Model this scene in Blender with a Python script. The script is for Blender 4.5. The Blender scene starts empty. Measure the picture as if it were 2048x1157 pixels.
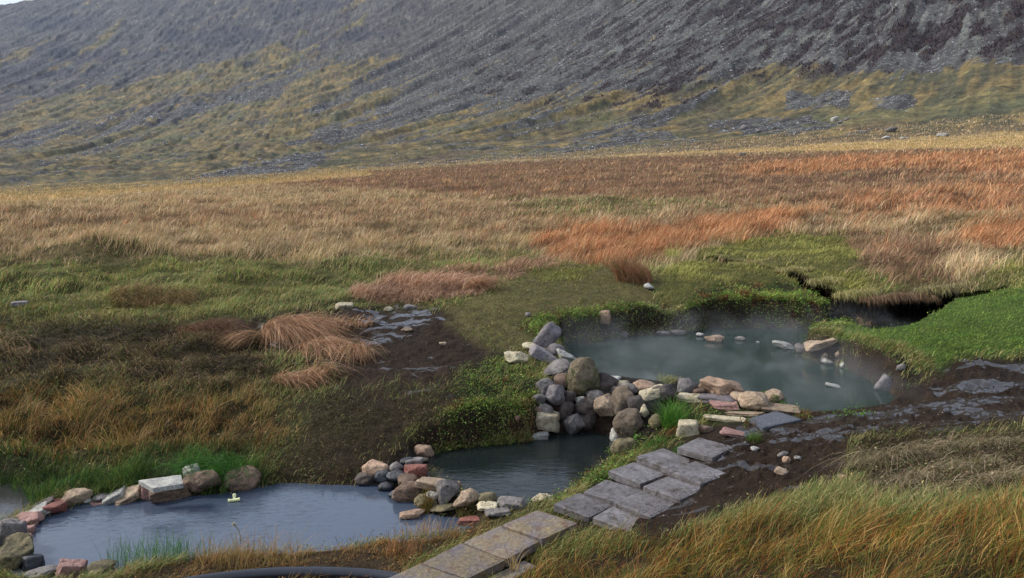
import bpy, bmesh, math, random
import numpy as np
from mathutils import Vector, noise as mn
random.seed(7); RNG = np.random.default_rng(11)
C = bpy.context.scene.collection
R = math.radians

# ------------------------------------------------------------------ camera
CAM_Z = 3.3; F = 1577.0; PITCH = R(8.2)
cam = bpy.data.cameras.new('camera'); cam.lens = 36*F/2048; cam.sensor_width = 36
cam.clip_start = .05; cam.clip_end = 12000
camo = bpy.data.objects.new('camera', cam); C.objects.link(camo)
camo.location = (0, 0, CAM_Z); camo.rotation_euler = (R(90)-PITCH, 0, 0)
bpy.context.scene.camera = camo
# ------------------------------------------------------------------ sky, sun, exposure
SUN_EL, SUN_ROT = R(38), R(282)          # rotation measured like the sky texture (clockwise from +Y)
w = bpy.data.worlds.new('World'); bpy.context.scene.world = w; w.use_nodes = True
nt = w.node_tree; bg = nt.nodes['Background']
sk = nt.nodes.new('ShaderNodeTexSky'); sk.sky_type = 'NISHITA'; sk.sun_disc = False
sk.sun_elevation = SUN_EL; sk.sun_rotation = SUN_ROT; sk.air_density = 1.0; sk.dust_density = 3.0; sk.ozone_density = 1.0
# thin even cloud deck: the blue sky is partly veiled
mxw = nt.nodes.new('ShaderNodeMix'); mxw.data_type = 'RGBA'; mxw.inputs[0].default_value = .55
mxw.inputs[7].default_value = (6.3, 6.9, 8.0, 1)
nt.links.new(sk.outputs[0], mxw.inputs[6]); nt.links.new(mxw.outputs[2], bg.inputs[0])
bg.inputs[1].default_value = .115
sl = bpy.data.lights.new('sun', 'SUN'); sl.energy = 2.8; sl.angle = R(9); sl.color = (1, .95, .88)
so = bpy.data.objects.new('sun', sl); C.objects.link(so)
sd = Vector((math.sin(SUN_ROT)*math.cos(SUN_EL), math.cos(SUN_ROT)*math.cos(SUN_EL), math.sin(SUN_EL)))
so.rotation_euler = (-sd).to_track_quat('-Z', 'Y').to_euler(); so.location = (0, 0, 30)
vs = bpy.context.scene.view_settings
vs.view_transform = 'Standard'; vs.look = 'None'; vs.gamma = 1; vs.exposure = 0.55
bpy.context.scene.render.film_transparent = False
cy = bpy.context.scene.cycles
cy.max_bounces = 6; cy.diffuse_bounces = 2; cy.glossy_bounces = 3; cy.transmission_bounces = 3; cy.volume_bounces = 0; cy.transparent_max_bounces = 8
cy.use_denoising = True; cy.volume_step_rate = 2.0

# ------------------------------------------------------------------ helpers: photo pixel -> place in the world
def pdir(px, py):
    px = np.asarray(px, float); py = np.asarray(py, float)
    x = (px-1024)/F; y = -(py-578.5)/F
    cp, sp = math.cos(PITCH), math.sin(PITCH)
    return np.stack([x, cp+y*sp, -sp+y*cp], -1)
def onz(px, py, z):                      # point at height z on the ray of a photo pixel
    d = pdir(px, py); t = (z-CAM_Z)/d[..., 2]
    return d[..., 0]*t, d[..., 1]*t
def onr(px, py, r):
    d = pdir(px, py); t = r/np.hypot(d[..., 0], d[..., 1])
    return d[..., 0]*t, d[..., 1]*t, CAM_Z+d[..., 2]*t
def sstep(a, b, x):
    t = np.clip((x-a)/(b-a), 0, 1); return t*t*(3-2*t)

# numpy gradient noise
_perm = np.random.default_rng(3).permutation(256); _perm = np.concatenate([_perm, _perm])
_ga = np.random.default_rng(4).uniform(0, 2*np.pi, 256); _gx = np.cos(_ga); _gy = np.sin(_ga)
def gn(x, y, s=0):
    xi = np.floor(x).astype(np.int64); yi = np.floor(y).astype(np.int64)
    xf = x-xi; yf = y-yi
    u = xf*xf*xf*(xf*(xf*6-15)+10); v = yf*yf*yf*(yf*(yf*6-15)+10)
    def g(ix, iy, fx, fy):
        h = _perm[(_perm[(ix+s*17) & 255]+iy) & 255]
        return _gx[h]*fx+_gy[h]*fy
    a = g(xi, yi, xf, yf); b = g(xi+1, yi, xf-1, yf)
    c = g(xi, yi+1, xf, yf-1); d = g(xi+1, yi+1, xf-1, yf-1)
    return 1.5*((a+(b-a)*u)+((c+(d-c)*u)-(a+(b-a)*u))*v)
def fbm(x, y, o=4, s=0, gain=.5):
    t = 0; a = 1; n = 0
    for k in range(o):
        t = t+a*gn(x*2**k+k*7.3, y*2**k-k*3.1, s+k); n += a; a *= gain
    return t/n

def sdf(X, Y, P):                        # signed distance to polygon, negative inside
    P = np.asarray(P, float); n = len(P)
    d = np.full(X.shape, 1e18); ins = np.zeros(X.shape, bool)
    for i in range(n):
        ax, ay = P[i]; bx, by = P[(i+1) % n]
        ex, ey = bx-ax, by-ay; L = ex*ex+ey*ey+1e-12
        t = np.clip(((X-ax)*ex+(Y-ay)*ey)/L, 0, 1)
        dx = X-ax-t*ex; dy = Y-ay-t*ey
        d = np.minimum(d, dx*dx+dy*dy)
        if ay != by:
            c = ((ay > Y) != (by > Y)) & (X < (bx-ax)*(Y-ay)/(by-ay)+ax)
            ins ^= c
    d = np.sqrt(d); return np.where(ins, -d, d)

# ------------------------------------------------------------------ terrain height
ZU, ZM, ZL = .45, .10, .0
def wpoly(pts, z):
    p = np.array(pts, float); x, y = onz(p[:, 0], p[:, 1], z); return np.stack([x, y], 1)
UP = wpoly([(1112,700),(1128,686),(1165,684),(1200,683),(1250,674),(1300,669),(1345,670),(1380,664),(1420,658),(1480,656),(1540,656),(1600,660),
    (1650,663),(1690,660),(1735,650),(1742,656),(1712,668),(1668,684),(1620,696),(1600,712),(1628,724),(1668,730),(1702,744),(1732,760),(1764,776),
    (1788,794),(1788,812),(1755,826),(1700,834),(1640,838),(1600,836),(1570,822),(1530,806),(1470,800),(1400,795),(1330,788),(1260,780),(1200,770),(1150,750),(1130,728)], ZU)
MP = wpoly([(848,916),(880,905),(930,897),(1000,890),(1060,884),(1085,878),(1130,870),(1180,868),(1232,874),(1236,896),(1222,915),(1195,948),
    (1160,968),(1130,990),(1105,1003),(1050,1010),(985,1000),(935,990),(880,955),(862,938)], ZM)
LP = wpoly([(48,1075),(75,1042),(110,1030),(150,1018),(200,1012),(280,1006),(360,1000),(420,995),(480,985),(520,978),(560,972),(640,974),(700,974),
    (760,978),(800,995),(822,1015),(850,1030),(885,1040),(930,1042),(925,1055),(880,1068),(820,1072),(760,1078),(700,1090),(640,1096),(570,1100),(480,1106),(400,1112),
    (320,1126),(255,1140),(215,1156),(130,1165),(60,1160),(38,1140),(44,1108)], ZL)
OP = wpoly([(-260,965),(-100,968),(20,975),(48,988),(60,1008),(36,1028),(2,1045),(-60,1060),(-300,1080)], ZL-.02)
POOLS = [(UP, ZU, .12), (MP, ZM, .22), (LP, ZL, .25), (OP, ZL-.02, .3)]

CTL = [(-300,900,.3),(-200,1150,.1),(0,905,.22),(150,935,.1),(300,925,.14),(450,915,.16),(600,955,.08),(720,900,.25),(850,865,.34),(1000,850,.5),(1060,770,.62),(960,740,.66),(1010,700,.74),
 (900,700,.72),(800,640,.84),(860,600,.95),(1000,620,.97),(1120,600,1.02),(1220,560,1.12),(1080,641,.86),(1210,633,.86),(1285,622,.9),(1310,560,1.12),(1430,540,1.15),
 (1520,590,1.0),(1460,588,1.02),(1400,592,1.0),(1600,598,.97),(1660,612,.9),(1500,562,1.08),(1330,640,.66),(1350,625,.8),(1300,610,.98),(1740,680,.93),(1790,695,.93),(1850,722,.9),(1885,738,.86),(1690,668,.86),(1790,800,.6),(1850,792,.66),(1830,760,.7),(1500,500,1.32),(1650,480,1.46),(1400,500,1.25),(1720,520,1.38),(1800,530,1.36),
 (1900,545,1.3),(1900,592,1.06),(1850,612,1.0),(2048,610,1.14),(2048,690,.95),(1800,634,.94),(1750,644,.84),
 (1640,850,.58),(1790,810,.62),(1900,800,.7),(2048,770,.78),(2048,850,.82),(1450,865,.52),(1380,830,.5),(1500,830,.55),(1500,950,.5),(1600,930,.55),(1700,890,.68),(1700,960,.72),(2048,900,1.0),
 (1800,1050,.95),(2048,1100,1.35),(1500,1090,.6),(1300,1120,.42),(1100,1150,.16),(1000,1120,.1),(1250,1050,.3),(1400,1000,.42),
 (1130,760,.55),(1180,785,.54),(1260,800,.54),(1340,808,.54),(1100,800,.5),(1110,860,.18),(1170,865,.17),(1250,880,.2),(1290,850,.38),(1170,1040,.22),(1090,1020,.16),(1000,1030,.08),(900,1000,.08),(840,960,.09),(790,960,.08),(860,925,.16),
 (600,1120,.07),(300,1150,.08),(800,1110,.08),(100,1200,.1),(-100,1130,.05),(30,1110,.03),
 (0,700,.66),(0,790,.42),(200,640,.85),(400,700,.66),(560,700,.62),(650,730,.6),(700,800,.5),(500,800,.38),(250,800,.38),(0,850,.3),(600,860,.28),
 (0,520,1.08),(0,600,.92),(230,520,1.12),(500,560,1.0),(700,520,1.08),(700,600,.92),(900,490,1.15),(1200,480,1.28),(1100,540,1.12),(900,560,1.02),(1500,450,1.42),(1800,470,1.52),(2048,480,1.6),(-400,600,.9),(-400,500,1.1),(2400,600,1.5),(2400,900,1.4)]
FARCOL = {0:[(30,466),(60,412),(100,400),(240,378),(500,345),(800,290),(1150,220),(1500,150),(1900,78),(2330,14),(2480,12),(3200,60)],
 500:[(30,458),(60,405),(110,372),(220,350),(400,325),(600,285),(850,225),(1150,150),(1500,70),(2100,-50),(3000,-110)],
 1000:[(30,450),(60,392),(110,345),(200,322),(330,290),(440,250),(600,180),(850,80),(1150,-20),(1600,-150),(2500,-230)],
 1500:[(30,440),(60,378),(110,325),(180,296),(260,262),(330,220),(430,130),(560,20),(800,-120),(1200,-280),(2000,-380)],
 2048:[(30,432),(60,365),(100,310),(170,272),(230,215),(290,150),(380,20),(500,-110),(800,-330),(1100,-450),(1800,-520)]}
_cols = sorted(FARCOL); _lr = np.linspace(math.log(18), math.log(3400), 160)
_tab = []
for c in _cols:
    a = np.array(FARCOL[c], float); _, _, z = onr(np.full(len(a), c), a[:, 1], a[:, 0])
    # level plain in front, smoothed profile
    zz = np.interp(_lr, np.log(a[:, 0]), z)
    k = np.hanning(13); k /= k.sum(); zp = np.pad(zz, 6, mode='edge'); zp[:6] = zz[0]; _tab.append(np.convolve(zp, k, 'valid'))
_tab = np.array(_tab)
def hfar(X, Y):
    r = np.hypot(X, Y); az = np.arctan2(X, Y)
    px = 1024+F*1.02*np.tan(np.clip(az, -1.0, 1.0)); px = np.clip(px, -700, 2900)
    lr = np.log(np.clip(r, 18.1, 3390)); fi = (lr-_lr[0])/(_lr[1]-_lr[0]); i = np.clip(fi.astype(int), 0, len(_lr)-2); t = fi-i
    v = [_tab[c, i]*(1-t)+_tab[c, i+1]*t for c in range(len(_cols))]
    # Catmull-Rom across the columns
    q = np.interp(px, [-700]+_cols+[2900], [-1.0, 0, 1, 2, 3, 4, 4.8]); j = np.clip(np.floor(q).astype(int), 0, 3); s = np.clip(q-j, -1, 1.8)
    V = np.stack([1.4*v[0]-.4*v[1]]+v+[1.5*v[-1]-.5*v[-2]]); idx = np.arange(len(j))
    s2 = np.clip(s, 0, 1)
    p0, p1, p2, p3 = V[j, idx], V[j+1, idx], V[j+2, idx], V[j+3 if False else np.minimum(j+3, 5), idx]
    z = .5*((2*p1)+(-p0+p2)*s2+(2*p0-5*p1+4*p2-p3)*s2**2+(-p0+3*p1-3*p2+p3)*s2**3)
    return z
cp_ = np.array(CTL, float); cx, cyy = onz(cp_[:, 0], cp_[:, 1], cp_[:, 2]); cz = cp_[:, 2]
xs = list(cx); ys = list(cyy); zs = list(cz)
for x_, y_, z_ in [(0, 0, 1.7), (-4, .5, .6), (4, 1, 1.9), (0, -5, 1.9), (-8, -3, 1.0), (8, -3, 2.2), (-9, 5, .2), (9, 6, 1.7), (-2.2, 3.2, .5), (0, 3.0, .75), (2, 2.6, 1.3)]:
    xs.append(x_); ys.append(y_); zs.append(z_)
_ax = np.linspace(-40, 40, 9)
for rr in (30, 38):
    fx = np.sin(np.radians(_ax))*rr; fy = np.cos(np.radians(_ax))*rr
    xs += list(fx); ys += list(fy); zs += list(hfar(fx, fy))
xs, ys, zs = map(np.array, (xs, ys, zs)); nC = len(xs)
def _tk(r2): return .5*r2*np.log(r2+1e-9)
K = _tk((xs[:, None]-xs)**2+(ys[:, None]-ys)**2)+np.eye(nC)*.006
A = np.zeros((nC+3, nC+3)); A[:nC, :nC] = K; A[:nC, nC] = 1; A[:nC, nC+1] = xs; A[:nC, nC+2] = ys; A[nC:, :nC] = A[:nC, nC:].T
W = np.linalg.solve(A, np.concatenate([zs, [0, 0, 0]]))
def hnear(X, Y):
    z = W[nC]+W[nC+1]*X+W[nC+2]*Y
    for i in range(nC): z = z+W[i]*_tk((X-xs[i])**2+(Y-ys[i])**2)
    return z
# the undercut ditch on the right: back lip line and how far it reaches toward the viewer
LIP = np.array([(1370,512,1.16,.0),(1420,514,1.2,.35),(1500,520,1.24,.45),(1580,532,1.26,.9),(1640,545,1.26,1.7),(1700,562,1.24,2.3),(1760,574,1.2,2.7),(1820,576,1.18,2.7),(1880,572,1.18,2.0),(1915,572,1.18,.4)], float)
lx, ly = onz(LIP[:, 0], LIP[:, 1], LIP[:, 2]); lr_ = np.hypot(lx, ly)
fx_ = lx*(lr_-LIP[:, 3])/lr_; fy_ = ly*(lr_-LIP[:, 3])/lr_
DITCH = np.concatenate([np.stack([lx, ly], 1), np.stack([fx_, fy_], 1)[::-1]])
def hummock(X, Y, r):
    lf = 1+1.3*(1-sstep(-3, 0, X))*(1-sstep(24, 34, r)); a = (fbm(X/.9, Y/.9, 3, 5)*.09+fbm(X/2.6, Y/2.0, 2, 9)*.14)*lf
    b = fbm(X/7, Y/5, 4, 12)*.55
    return a*sstep(13, 19, r)*(1-sstep(40, 90, r))+b*sstep(16, 40, r)*(1-.5*sstep(60, 120, r))
PATHP = wpoly([(1180,1090),(1450,1000),(1480,930),(1440,868),(1380,868),(1200,940),(1100,1010),(990,1040),(700,1160),(900,1230)], .35)
MUDR = wpoly([(1600,840),(1770,812),(1850,775),(1900,742),(2048,720),(2500,710),(2500,858),(2048,848),(1850,866),(1700,880),(1690,955),(1560,985),(1470,940),(1440,868)], .65)
MUDC = wpoly([(480,660),(600,630),(880,612),(1010,650),(1040,700),(960,860),(860,905),(700,970),(560,965),(680,860),(640,760)], .65)
MOUND = onz(np.array([232.]), np.array([520.]), 1.05)
def ground_h(X, Y):
    r = np.hypot(X, Y); az = np.abs(np.arctan2(X, Y))
    z = np.zeros_like(X); nf = (r < 37)
    zf = hfar(X, Y)
    zn = np.zeros_like(X); zn[nf] = hnear(X[nf], Y[nf])
    t = sstep(24, 36, r); z = zn*(1-t)+zf*t
    bk = sstep(1.1, 1.8, az); z = z*(1-bk)+(1.7+.02*r)*bk*1.0
    z = z+hummock(X, Y, r)
    z = z+.55*np.exp(-(((X-MOUND[0])/1.6)**2+((Y-MOUND[1])/1.2)**2))*(r < 60)
    # banks above the dark ditch on the left slope: small terraces
    # fine relief (mud, turf)
    n = nf & (r < 24)
    Xn, Yn = X[n], Y[n]
    fine = fbm(Xn/.16, Yn/.16, 3, 21)*.012+fbm(Xn/.5, Yn/.5, 3, 25)*.03
    sp = sstep(0, .35, sdf(Xn, Yn, PATHP)); fine = fine*(.25+.75*sp)
    z[n] += fine
    # churned, trodden mud
    sm = 1-sstep(-.1, .3, sdf(Xn, Yn, MUDR)); wx = fbm(Xn/.3, Yn/.3, 2, 27)*.25
    rid = 1-np.abs(fbm((Xn+wx)/.42, (Yn+wx)/.26, 3, 29))*3.2; z[n] += sm*(rid*.028+fbm(Xn/.13, Yn/.11, 3, 33)*.03-.012)
    sc2 = 1-sstep(-.1, .3, sdf(Xn, Yn, MUDC)); z[n] += sc2*(fbm(Xn/.2, Yn/.16, 3, 34)*.045)
    # rank bank on the left: hummocks and hollows
    z[n] += sstep(8.8, 10.5, r[n])*(1-sstep(13, 17, r[n]))*(1-sstep(-2.6, -1.6, Xn))*fbm(Xn/.8, Yn/.55, 3, 37)*.2
    # hills: gullies and rock
    h = r > 90
    Xh, Yh, zh = X[h], Y[h], z[h]; rh = r[h]
    amp = sstep(150, 420, rh)
    g = snoise(Xh, Yh, 30, 420, 4, 31)*9*amp+snoise(Xh, Yh, 7, 110, 3, 35)*1.6*sstep(110, 300, rh)+fbm(Xh/5, Yh/5, 3, 39)*.8*sstep(110, 250, rh)+(.35-np.abs(fbm(Xh/22, Yh/22, 4, 45)))*7*sstep(200, 420, rh)*(.5+.5*sstep(600, 1200, rh))
    zh = zh+g
    tr = sstep(900, 1400, rh)*sstep(.2, .8, fbm(Xh/300, Yh/300, 2, 41)+.6)
    st = zh+fbm(Xh/120, Yh/120, 2, 43)*10
    per = 46.0; ph = st/per; f0 = np.floor(ph); fr = ph-f0
    zh = zh+tr*(sstep(.35, .7, fr)-fr)*per*.1
    z[h] = zh
    for P, zw, bw in POOLS:
        lo = P.min(0)-1.6; hi = P.max(0)+1.6
        m = (X > lo[0]) & (X < hi[0]) & (Y > lo[1]) & (Y < hi[1])
        if not m.any(): continue
        d = sdf(X[m], Y[m], P); wob = fbm(X[m]/.35, Y[m]/.35, 3, 51)*.05; d = d+wob
        zi = zw-.02-.38*sstep(0, .7, -d)
        zb = np.maximum(z[m], zw+.015)*(1-sstep(.2, .6, d))+z[m]*sstep(.2, .6, d); zo = zw-.02+(zb-zw+.02)*sstep(0, bw, d)
        z[m] = np.where(d < 0, zi, zo)
    lo = DITCH.min(0)-1; hi = DITCH.max(0)+1
    m = (X > lo[0]) & (X < hi[0]) & (Y > lo[1]) & (Y < hi[1])
    if m.any():
        d = sdf(X[m], Y[m], DITCH)+fbm(X[m]/.4, Y[m]/.4, 2, 53)*.06
        fl = .34+.2*np.clip((np.hypot(X[m], Y[m])-15)/6, 0, 1)
        z[m] = np.minimum(z[m], fl+(np.maximum(z[m], fl)-fl)*sstep(-.10, .05, d))
    return z
# streaks follow the fall line, which turns along the hill: four directions, each used over its own sector
def _rf(px, py):
    d = pdir(px, py); hr = math.hypot(d[0], d[1]); rr = np.geomspace(60, 3000, 1500); k = np.nonzero(CAM_Z+d[2]/hr*rr <= hfar(d[0]/hr*rr, d[1]/hr*rr))[0]
    return float(rr[k[0]]) if len(k) else 3000.
SDIR = []
for c_, A_, B_ in [(150, (200,320), (420,235)), (900, (900,230), (1120,125)), (1450, (1420,170), (1560,80)), (1850, (1720,120), (1770,30))]:
    pa_ = onr(A_[0], A_[1], _rf(*A_)); pb_ = onr(B_[0], B_[1], _rf(*B_)); SDIR.append((c_, math.atan2(pb_[0]-pa_[0], pb_[1]-pa_[1])))
def snoise(X, Y, lu, lv, o, s):
    px = 1024+F*np.tan(np.clip(np.arctan2(X, Y), -1.2, 1.2))+gn(X/90, Y/90, 77)*60; out = np.zeros(X.shape); q = np.interp(px, [c for c, _ in SDIR], [0, 1, 2, 3])
    for i, (c, a) in enumerate(SDIR):
        w_ = np.clip(1-np.abs(q-i), 0, 1); w_ = w_*w_*(3-2*w_); m = w_ > 0
        if m.any():
            U = X[m]*math.cos(a)-Y[m]*math.sin(a); V = X[m]*math.sin(a)+Y[m]*math.cos(a)
            out[m] += np.sqrt(w_[m])*fbm(U/lu, V/lv, o, s)
    return out

# ------------------------------------------------------------------ polar grid of the land
AZ = np.radians(np.concatenate([np.arange(-180, -62, 5.), np.arange(-62, -38, .8), np.linspace(-38, 38, 1350), np.arange(38.8, 62, .8), np.arange(62, 180.1, 5.)]))
AZ = np.unique(AZ); AZ[-1] = math.pi; AZ[0] = -math.pi
RG = np.concatenate([np.geomspace(.25, 2.2, 24)[:-1], np.geomspace(2.2, 60, 760)[:-1], np.geomspace(60, 3300, 640)])
GA, GR = np.meshgrid(AZ, RG)
GX = GR*np.sin(GA); GY = GR*np.cos(GA)
GZ = ground_h(GX.ravel(), GY.ravel()).reshape(GX.shape)
def H(x, y):
    x = np.atleast_1d(np.asarray(x, float)); y = np.atleast_1d(np.asarray(y, float))
    r = np.clip(np.hypot(x, y), RG[0], RG[-1]-1); a = np.arctan2(x, y)
    i = np.clip(np.searchsorted(RG, r)-1, 0, len(RG)-2); j = np.clip(np.searchsorted(AZ, a)-1, 0, len(AZ)-2)
    u = (r-RG[i])/(RG[i+1]-RG[i]); v = (a-AZ[j])/(AZ[j+1]-AZ[j])
    return (GZ[i, j]*(1-v)+GZ[i, j+1]*v)*(1-u)+(GZ[i+1, j]*(1-v)+GZ[i+1, j+1]*v)*u
def inpool(x, y, grow=0.0):
    m = np.zeros(np.shape(x), bool); zw = np.full(np.shape(x), -9.)
    for P, z0, _ in POOLS:
        k = sdf(x, y, P) < grow; m |= k; zw = np.where(k, z0, zw)
    return m, zw
def hit(px, py, water=True, rmax=2500):  # where the ray of a photo pixel meets land (or water)
    px = np.atleast_1d(np.asarray(px, float)); py = np.atleast_1d(np.asarray(py, float))
    d = pdir(px, py); hr = np.hypot(d[:, 0], d[:, 1]); ux, uy, s = d[:, 0]/hr, d[:, 1]/hr, d[:, 2]/hr
    rr = np.geomspace(2.3, rmax, 2600); out = np.zeros((len(px), 3))
    for i in range(len(px)):
        x = ux[i]*rr; y = uy[i]*rr; z = CAM_Z+s[i]*rr; h = H(x, y)
        if water:
            near = rr < 25
            _, zw = inpool(x[near], y[near]); h[near] = np.maximum(h[near], zw)
        b = np.nonzero(z <= h)[0]; k = b[0] if len(b) else len(rr)-1
        if k > 0:
            a0 = z[k-1]-h[k-1]; a1 = z[k]-h[k]; t = a0/(a0-a1+1e-9) if a0 > 0 else 0; r = rr[k-1]+(rr[k]-rr[k-1])*np.clip(t, 0, 1)
        else: r = rr[0]
        out[i] = (ux[i]*r, uy[i]*r, CAM_Z+s[i]*r)
    return out
# ------------------------------------------------------------------ tagging, materials
def tag(o, label=None, cat=None, group=None, kind=None):
    if label: o['label'] = label
    if cat: o['category'] = cat
    if group: o['group'] = group
    if kind: o['kind'] = kind
    return o
def s2l(c):
    c = np.asarray(c, float)/255; return np.where(c <= .04045, c/12.92, ((c+.055)/1.055)**2.4)
def col(*c): return tuple(float(v) for v in s2l(c))+(1.,)
class NT:
    def __init__(s, name):
        s.m = bpy.data.materials.new(name); s.m.use_nodes = True; s.t = s.m.node_tree; s.p = s.t.nodes['Principled BSDF']
    def n(s, typ, inp=None, **kw):
        x = s.t.nodes.new(typ)
        for k, v in kw.items(): setattr(x, k, v)
        for k, v in (inp or {}).items():
            if isinstance(v, tuple) and len(v) == 2 and hasattr(v[0], 'outputs'): s.t.links.new(v[0].outputs[v[1]], x.inputs[k])
            elif hasattr(v, 'outputs'): s.t.links.new(v.outputs[0], x.inputs[k])
            else: x.inputs[k].default_value = v
        return x
    def lk(s, a, i, b, j): s.t.links.new(a.outputs[i], b.inputs[j])
    def noise(s, scale, detail=4, rough=.6, vec=None, dist=0):
        x = s.n('ShaderNodeTexNoise', {'Scale': scale, 'Detail': detail, 'Roughness': rough, 'Distortion': dist})
        if vec: s.t.links.new(vec, x.inputs['Vector'])
        return x
    def ramp(s, src, a, b, ca=(0, 0, 0, 1), cb=(1, 1, 1, 1)):
        x = s.n('ShaderNodeValToRGB'); x.color_ramp.elements[0].position = a; x.color_ramp.elements[1].position = b
        x.color_ramp.elements[0].color = ca; x.color_ramp.elements[1].color = cb
        s.t.links.new(src, x.inputs[0]); return x
    def mix(s, f, a, b, blend='MIX'):
        x = s.n('ShaderNodeMix', data_type='RGBA', blend_type=blend)
        for k, v in ((0, f), (6, a), (7, b)):
            if hasattr(v, 'is_output') or hasattr(v, 'links') and not isinstance(v, (tuple, float)): s.t.links.new(v, x.inputs[k])
            else: x.inputs[k].default_value = v
        return x.outputs[2]
    def math(s, op, a, b=0.):
        x = s.n('ShaderNodeMath', operation=op)
        for k, v in ((0, a), (1, b)):
            if isinstance(v, (int, float)): x.inputs[k].default_value = v
            else: s.t.links.new(v, x.inputs[k])
        return x.outputs[0]

def mk_ground():
    g = NT('ground_soil_and_turf'); t = g.t
    gc = g.n('ShaderNodeAttribute', attribute_name='gcol'); wt = g.n('ShaderNodeAttribute', attribute_name='wet')
    pos = g.n('ShaderNodeNewGeometry').outputs['Position']
    n1 = g.noise(3.5, 6, .65, pos); n2 = g.noise(28, 5, .7, pos); n3 = g.noise(110, 3, .7, pos); n4 = g.noise(.35, 5, .6, pos)
    a = g.mix(1.0, gc.outputs['Color'], g.ramp(n1.outputs[0], .25, .75, (.55, .55, .58, 1), (1.4, 1.38, 1.3, 1)).outputs[0], 'MULTIPLY')
    a = g.mix(1.0, a, g.ramp(n2.outputs[0], .3, .7, (.62, .6, .6, 1), (1.38, 1.38, 1.35, 1)).outputs[0], 'MULTIPLY')
    a = g.mix(1.0, a, g.ramp(n4.outputs[0], .3, .7, (.82, .8, .82, 1), (1.15, 1.15, 1.1, 1)).outputs[0], 'MULTIPLY')
    # pebbles and straw specks
    sp = g.ramp(n3.outputs[0], .70, .76)
    a = g.mix(g.math('MULTIPLY', sp.outputs[0], .45), a, (.30, .27, .22, 1))
    # standing water in the mud
    mp5 = g.n('ShaderNodeMapping'); t.links.new(pos, mp5.inputs[0]); mp5.inputs['Scale'].default_value = (.7, 1.5, 1); n5 = g.noise(2.4, 3, .5, mp5.outputs[0], .8)
    pud = g.ramp(g.math('ADD', n5.outputs[0], g.math('MULTIPLY', wt.outputs['Fac'], .16)), .665, .69)
    gate = g.ramp(wt.outputs['Fac'], .08, .3); pg_ = g.math('MULTIPLY', pud.outputs[0], gate.outputs[0])
    a = g.mix(g.math('MULTIPLY', pg_, .55), a, (.02, .018, .018, 1))
    g.t.links.new(a, g.p.inputs['Base Color'])
    damp = g.math('MULTIPLY', wt.outputs['Fac'], g.ramp(n2.outputs[0], .35, .65).outputs[0])
    r1 = g.math('SUBTRACT', .95, g.math('MULTIPLY', damp, .27))
    rg = g.math('SUBTRACT', r1, g.math('MULTIPLY', pg_, .68)); rg = g.math('MAXIMUM', rg, .07)
    t.links.new(rg, g.p.inputs['Roughness'])
    t.links.new(g.math('ADD', .14, g.math('MULTIPLY', pg_, .6)), g.p.inputs['Specular IOR Level'])
    inv = g.math('SUBTRACT', 1.0, pg_)
    hsum = g.math('ADD', g.math('MULTIPLY', n1.outputs[0], 3.0), g.math('ADD', g.math('MULTIPLY', n2.outputs[0], .9), g.math('MULTIPLY', n3.outputs[0], .25)))
    b = g.n('ShaderNodeBump', {'Distance': .035}); t.links.new(hsum, b.inputs['Height']); t.links.new(g.math('MULTIPLY', inv, .9), b.inputs['Strength'])
    t.links.new(b.outputs[0], g.p.inputs['Normal']); return g.m
def mk_hill():
    g = NT('scree_and_hill_turf'); t = g.t
    gc = g.n('ShaderNodeAttribute', attribute_name='gcol'); rk = g.n('ShaderNodeAttribute', attribute_name='rock')
    pos = g.n('ShaderNodeNewGeometry').outputs['Position']
    n1 = g.noise(.045, 8, .7, pos); n2 = g.noise(.5, 6, .75, pos); n3 = g.noise(1.6, 4, .8, pos)
    a = g.mix(1.0, gc.outputs['Color'], g.ramp(n1.outputs[0], .3, .7, (.8, .8, .82, 1), (1.2, 1.2, 1.16, 1)).outputs[0], 'MULTIPLY')
    a = g.mix(1.0, a, g.ramp(n2.outputs[0], .34, .66, (.45, .45, .46, 1), (1.6, 1.6, 1.55, 1)).outputs[0], 'MULTIPLY')
    v = g.n('ShaderNodeTexVoronoi', {'Scale': .75}); t.links.new(pos, v.inputs['Vector'])
    st = g.ramp(v.outputs['Color'], .66, .95, (0, 0, 0, 1), (1, 1, 1, 1))
    f = g.math('MULTIPLY', g.math('MULTIPLY', st.outputs[0], rk.outputs['Fac']), .6)
    a = g.mix(f, a, (.22, .235, .24, 1))
    dk = g.ramp(n3.outputs[0], .56, .68); a = g.mix(g.math('MULTIPLY', g.math('MULTIPLY', dk.outputs[0], rk.outputs['Fac']), .45), a, (.022, .023, .028, 1))
    t.links.new(a, g.p.inputs['Base Color']); g.p.inputs['Roughness'].default_value = .95
    b = g.n('ShaderNodeBump', {'Distance': 2.0, 'Strength': .8}); t.links.new(g.math('ADD', n2.outputs[0], g.math('MULTIPLY', n3.outputs[0], .4)), b.inputs['Height'])
    t.links.new(b.outputs[0], g.p.inputs['Normal']); return g.m
def mk_blade():
    g = NT('grass_blades'); a = g.n('ShaderNodeAttribute', attribute_name='col')
    g.t.links.new(a.outputs['Color'], g.p.inputs['Base Color']); g.p.inputs['Roughness'].default_value = .7
    g.p.inputs['Specular IOR Level'].default_value = .25
    tr = g.n('ShaderNodeBsdfTranslucent'); g.t.links.new(a.outputs['Color'], tr.inputs[0])
    ms = g.n('ShaderNodeMixShader', {0: .3}); g.t.links.new(g.p.outputs[0], ms.inputs[1]); g.t.links.new(tr.outputs[0], ms.inputs[2])
    g.t.links.new(ms.outputs[0], g.t.nodes['Material Output'].inputs[0]); return g.m
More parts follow.
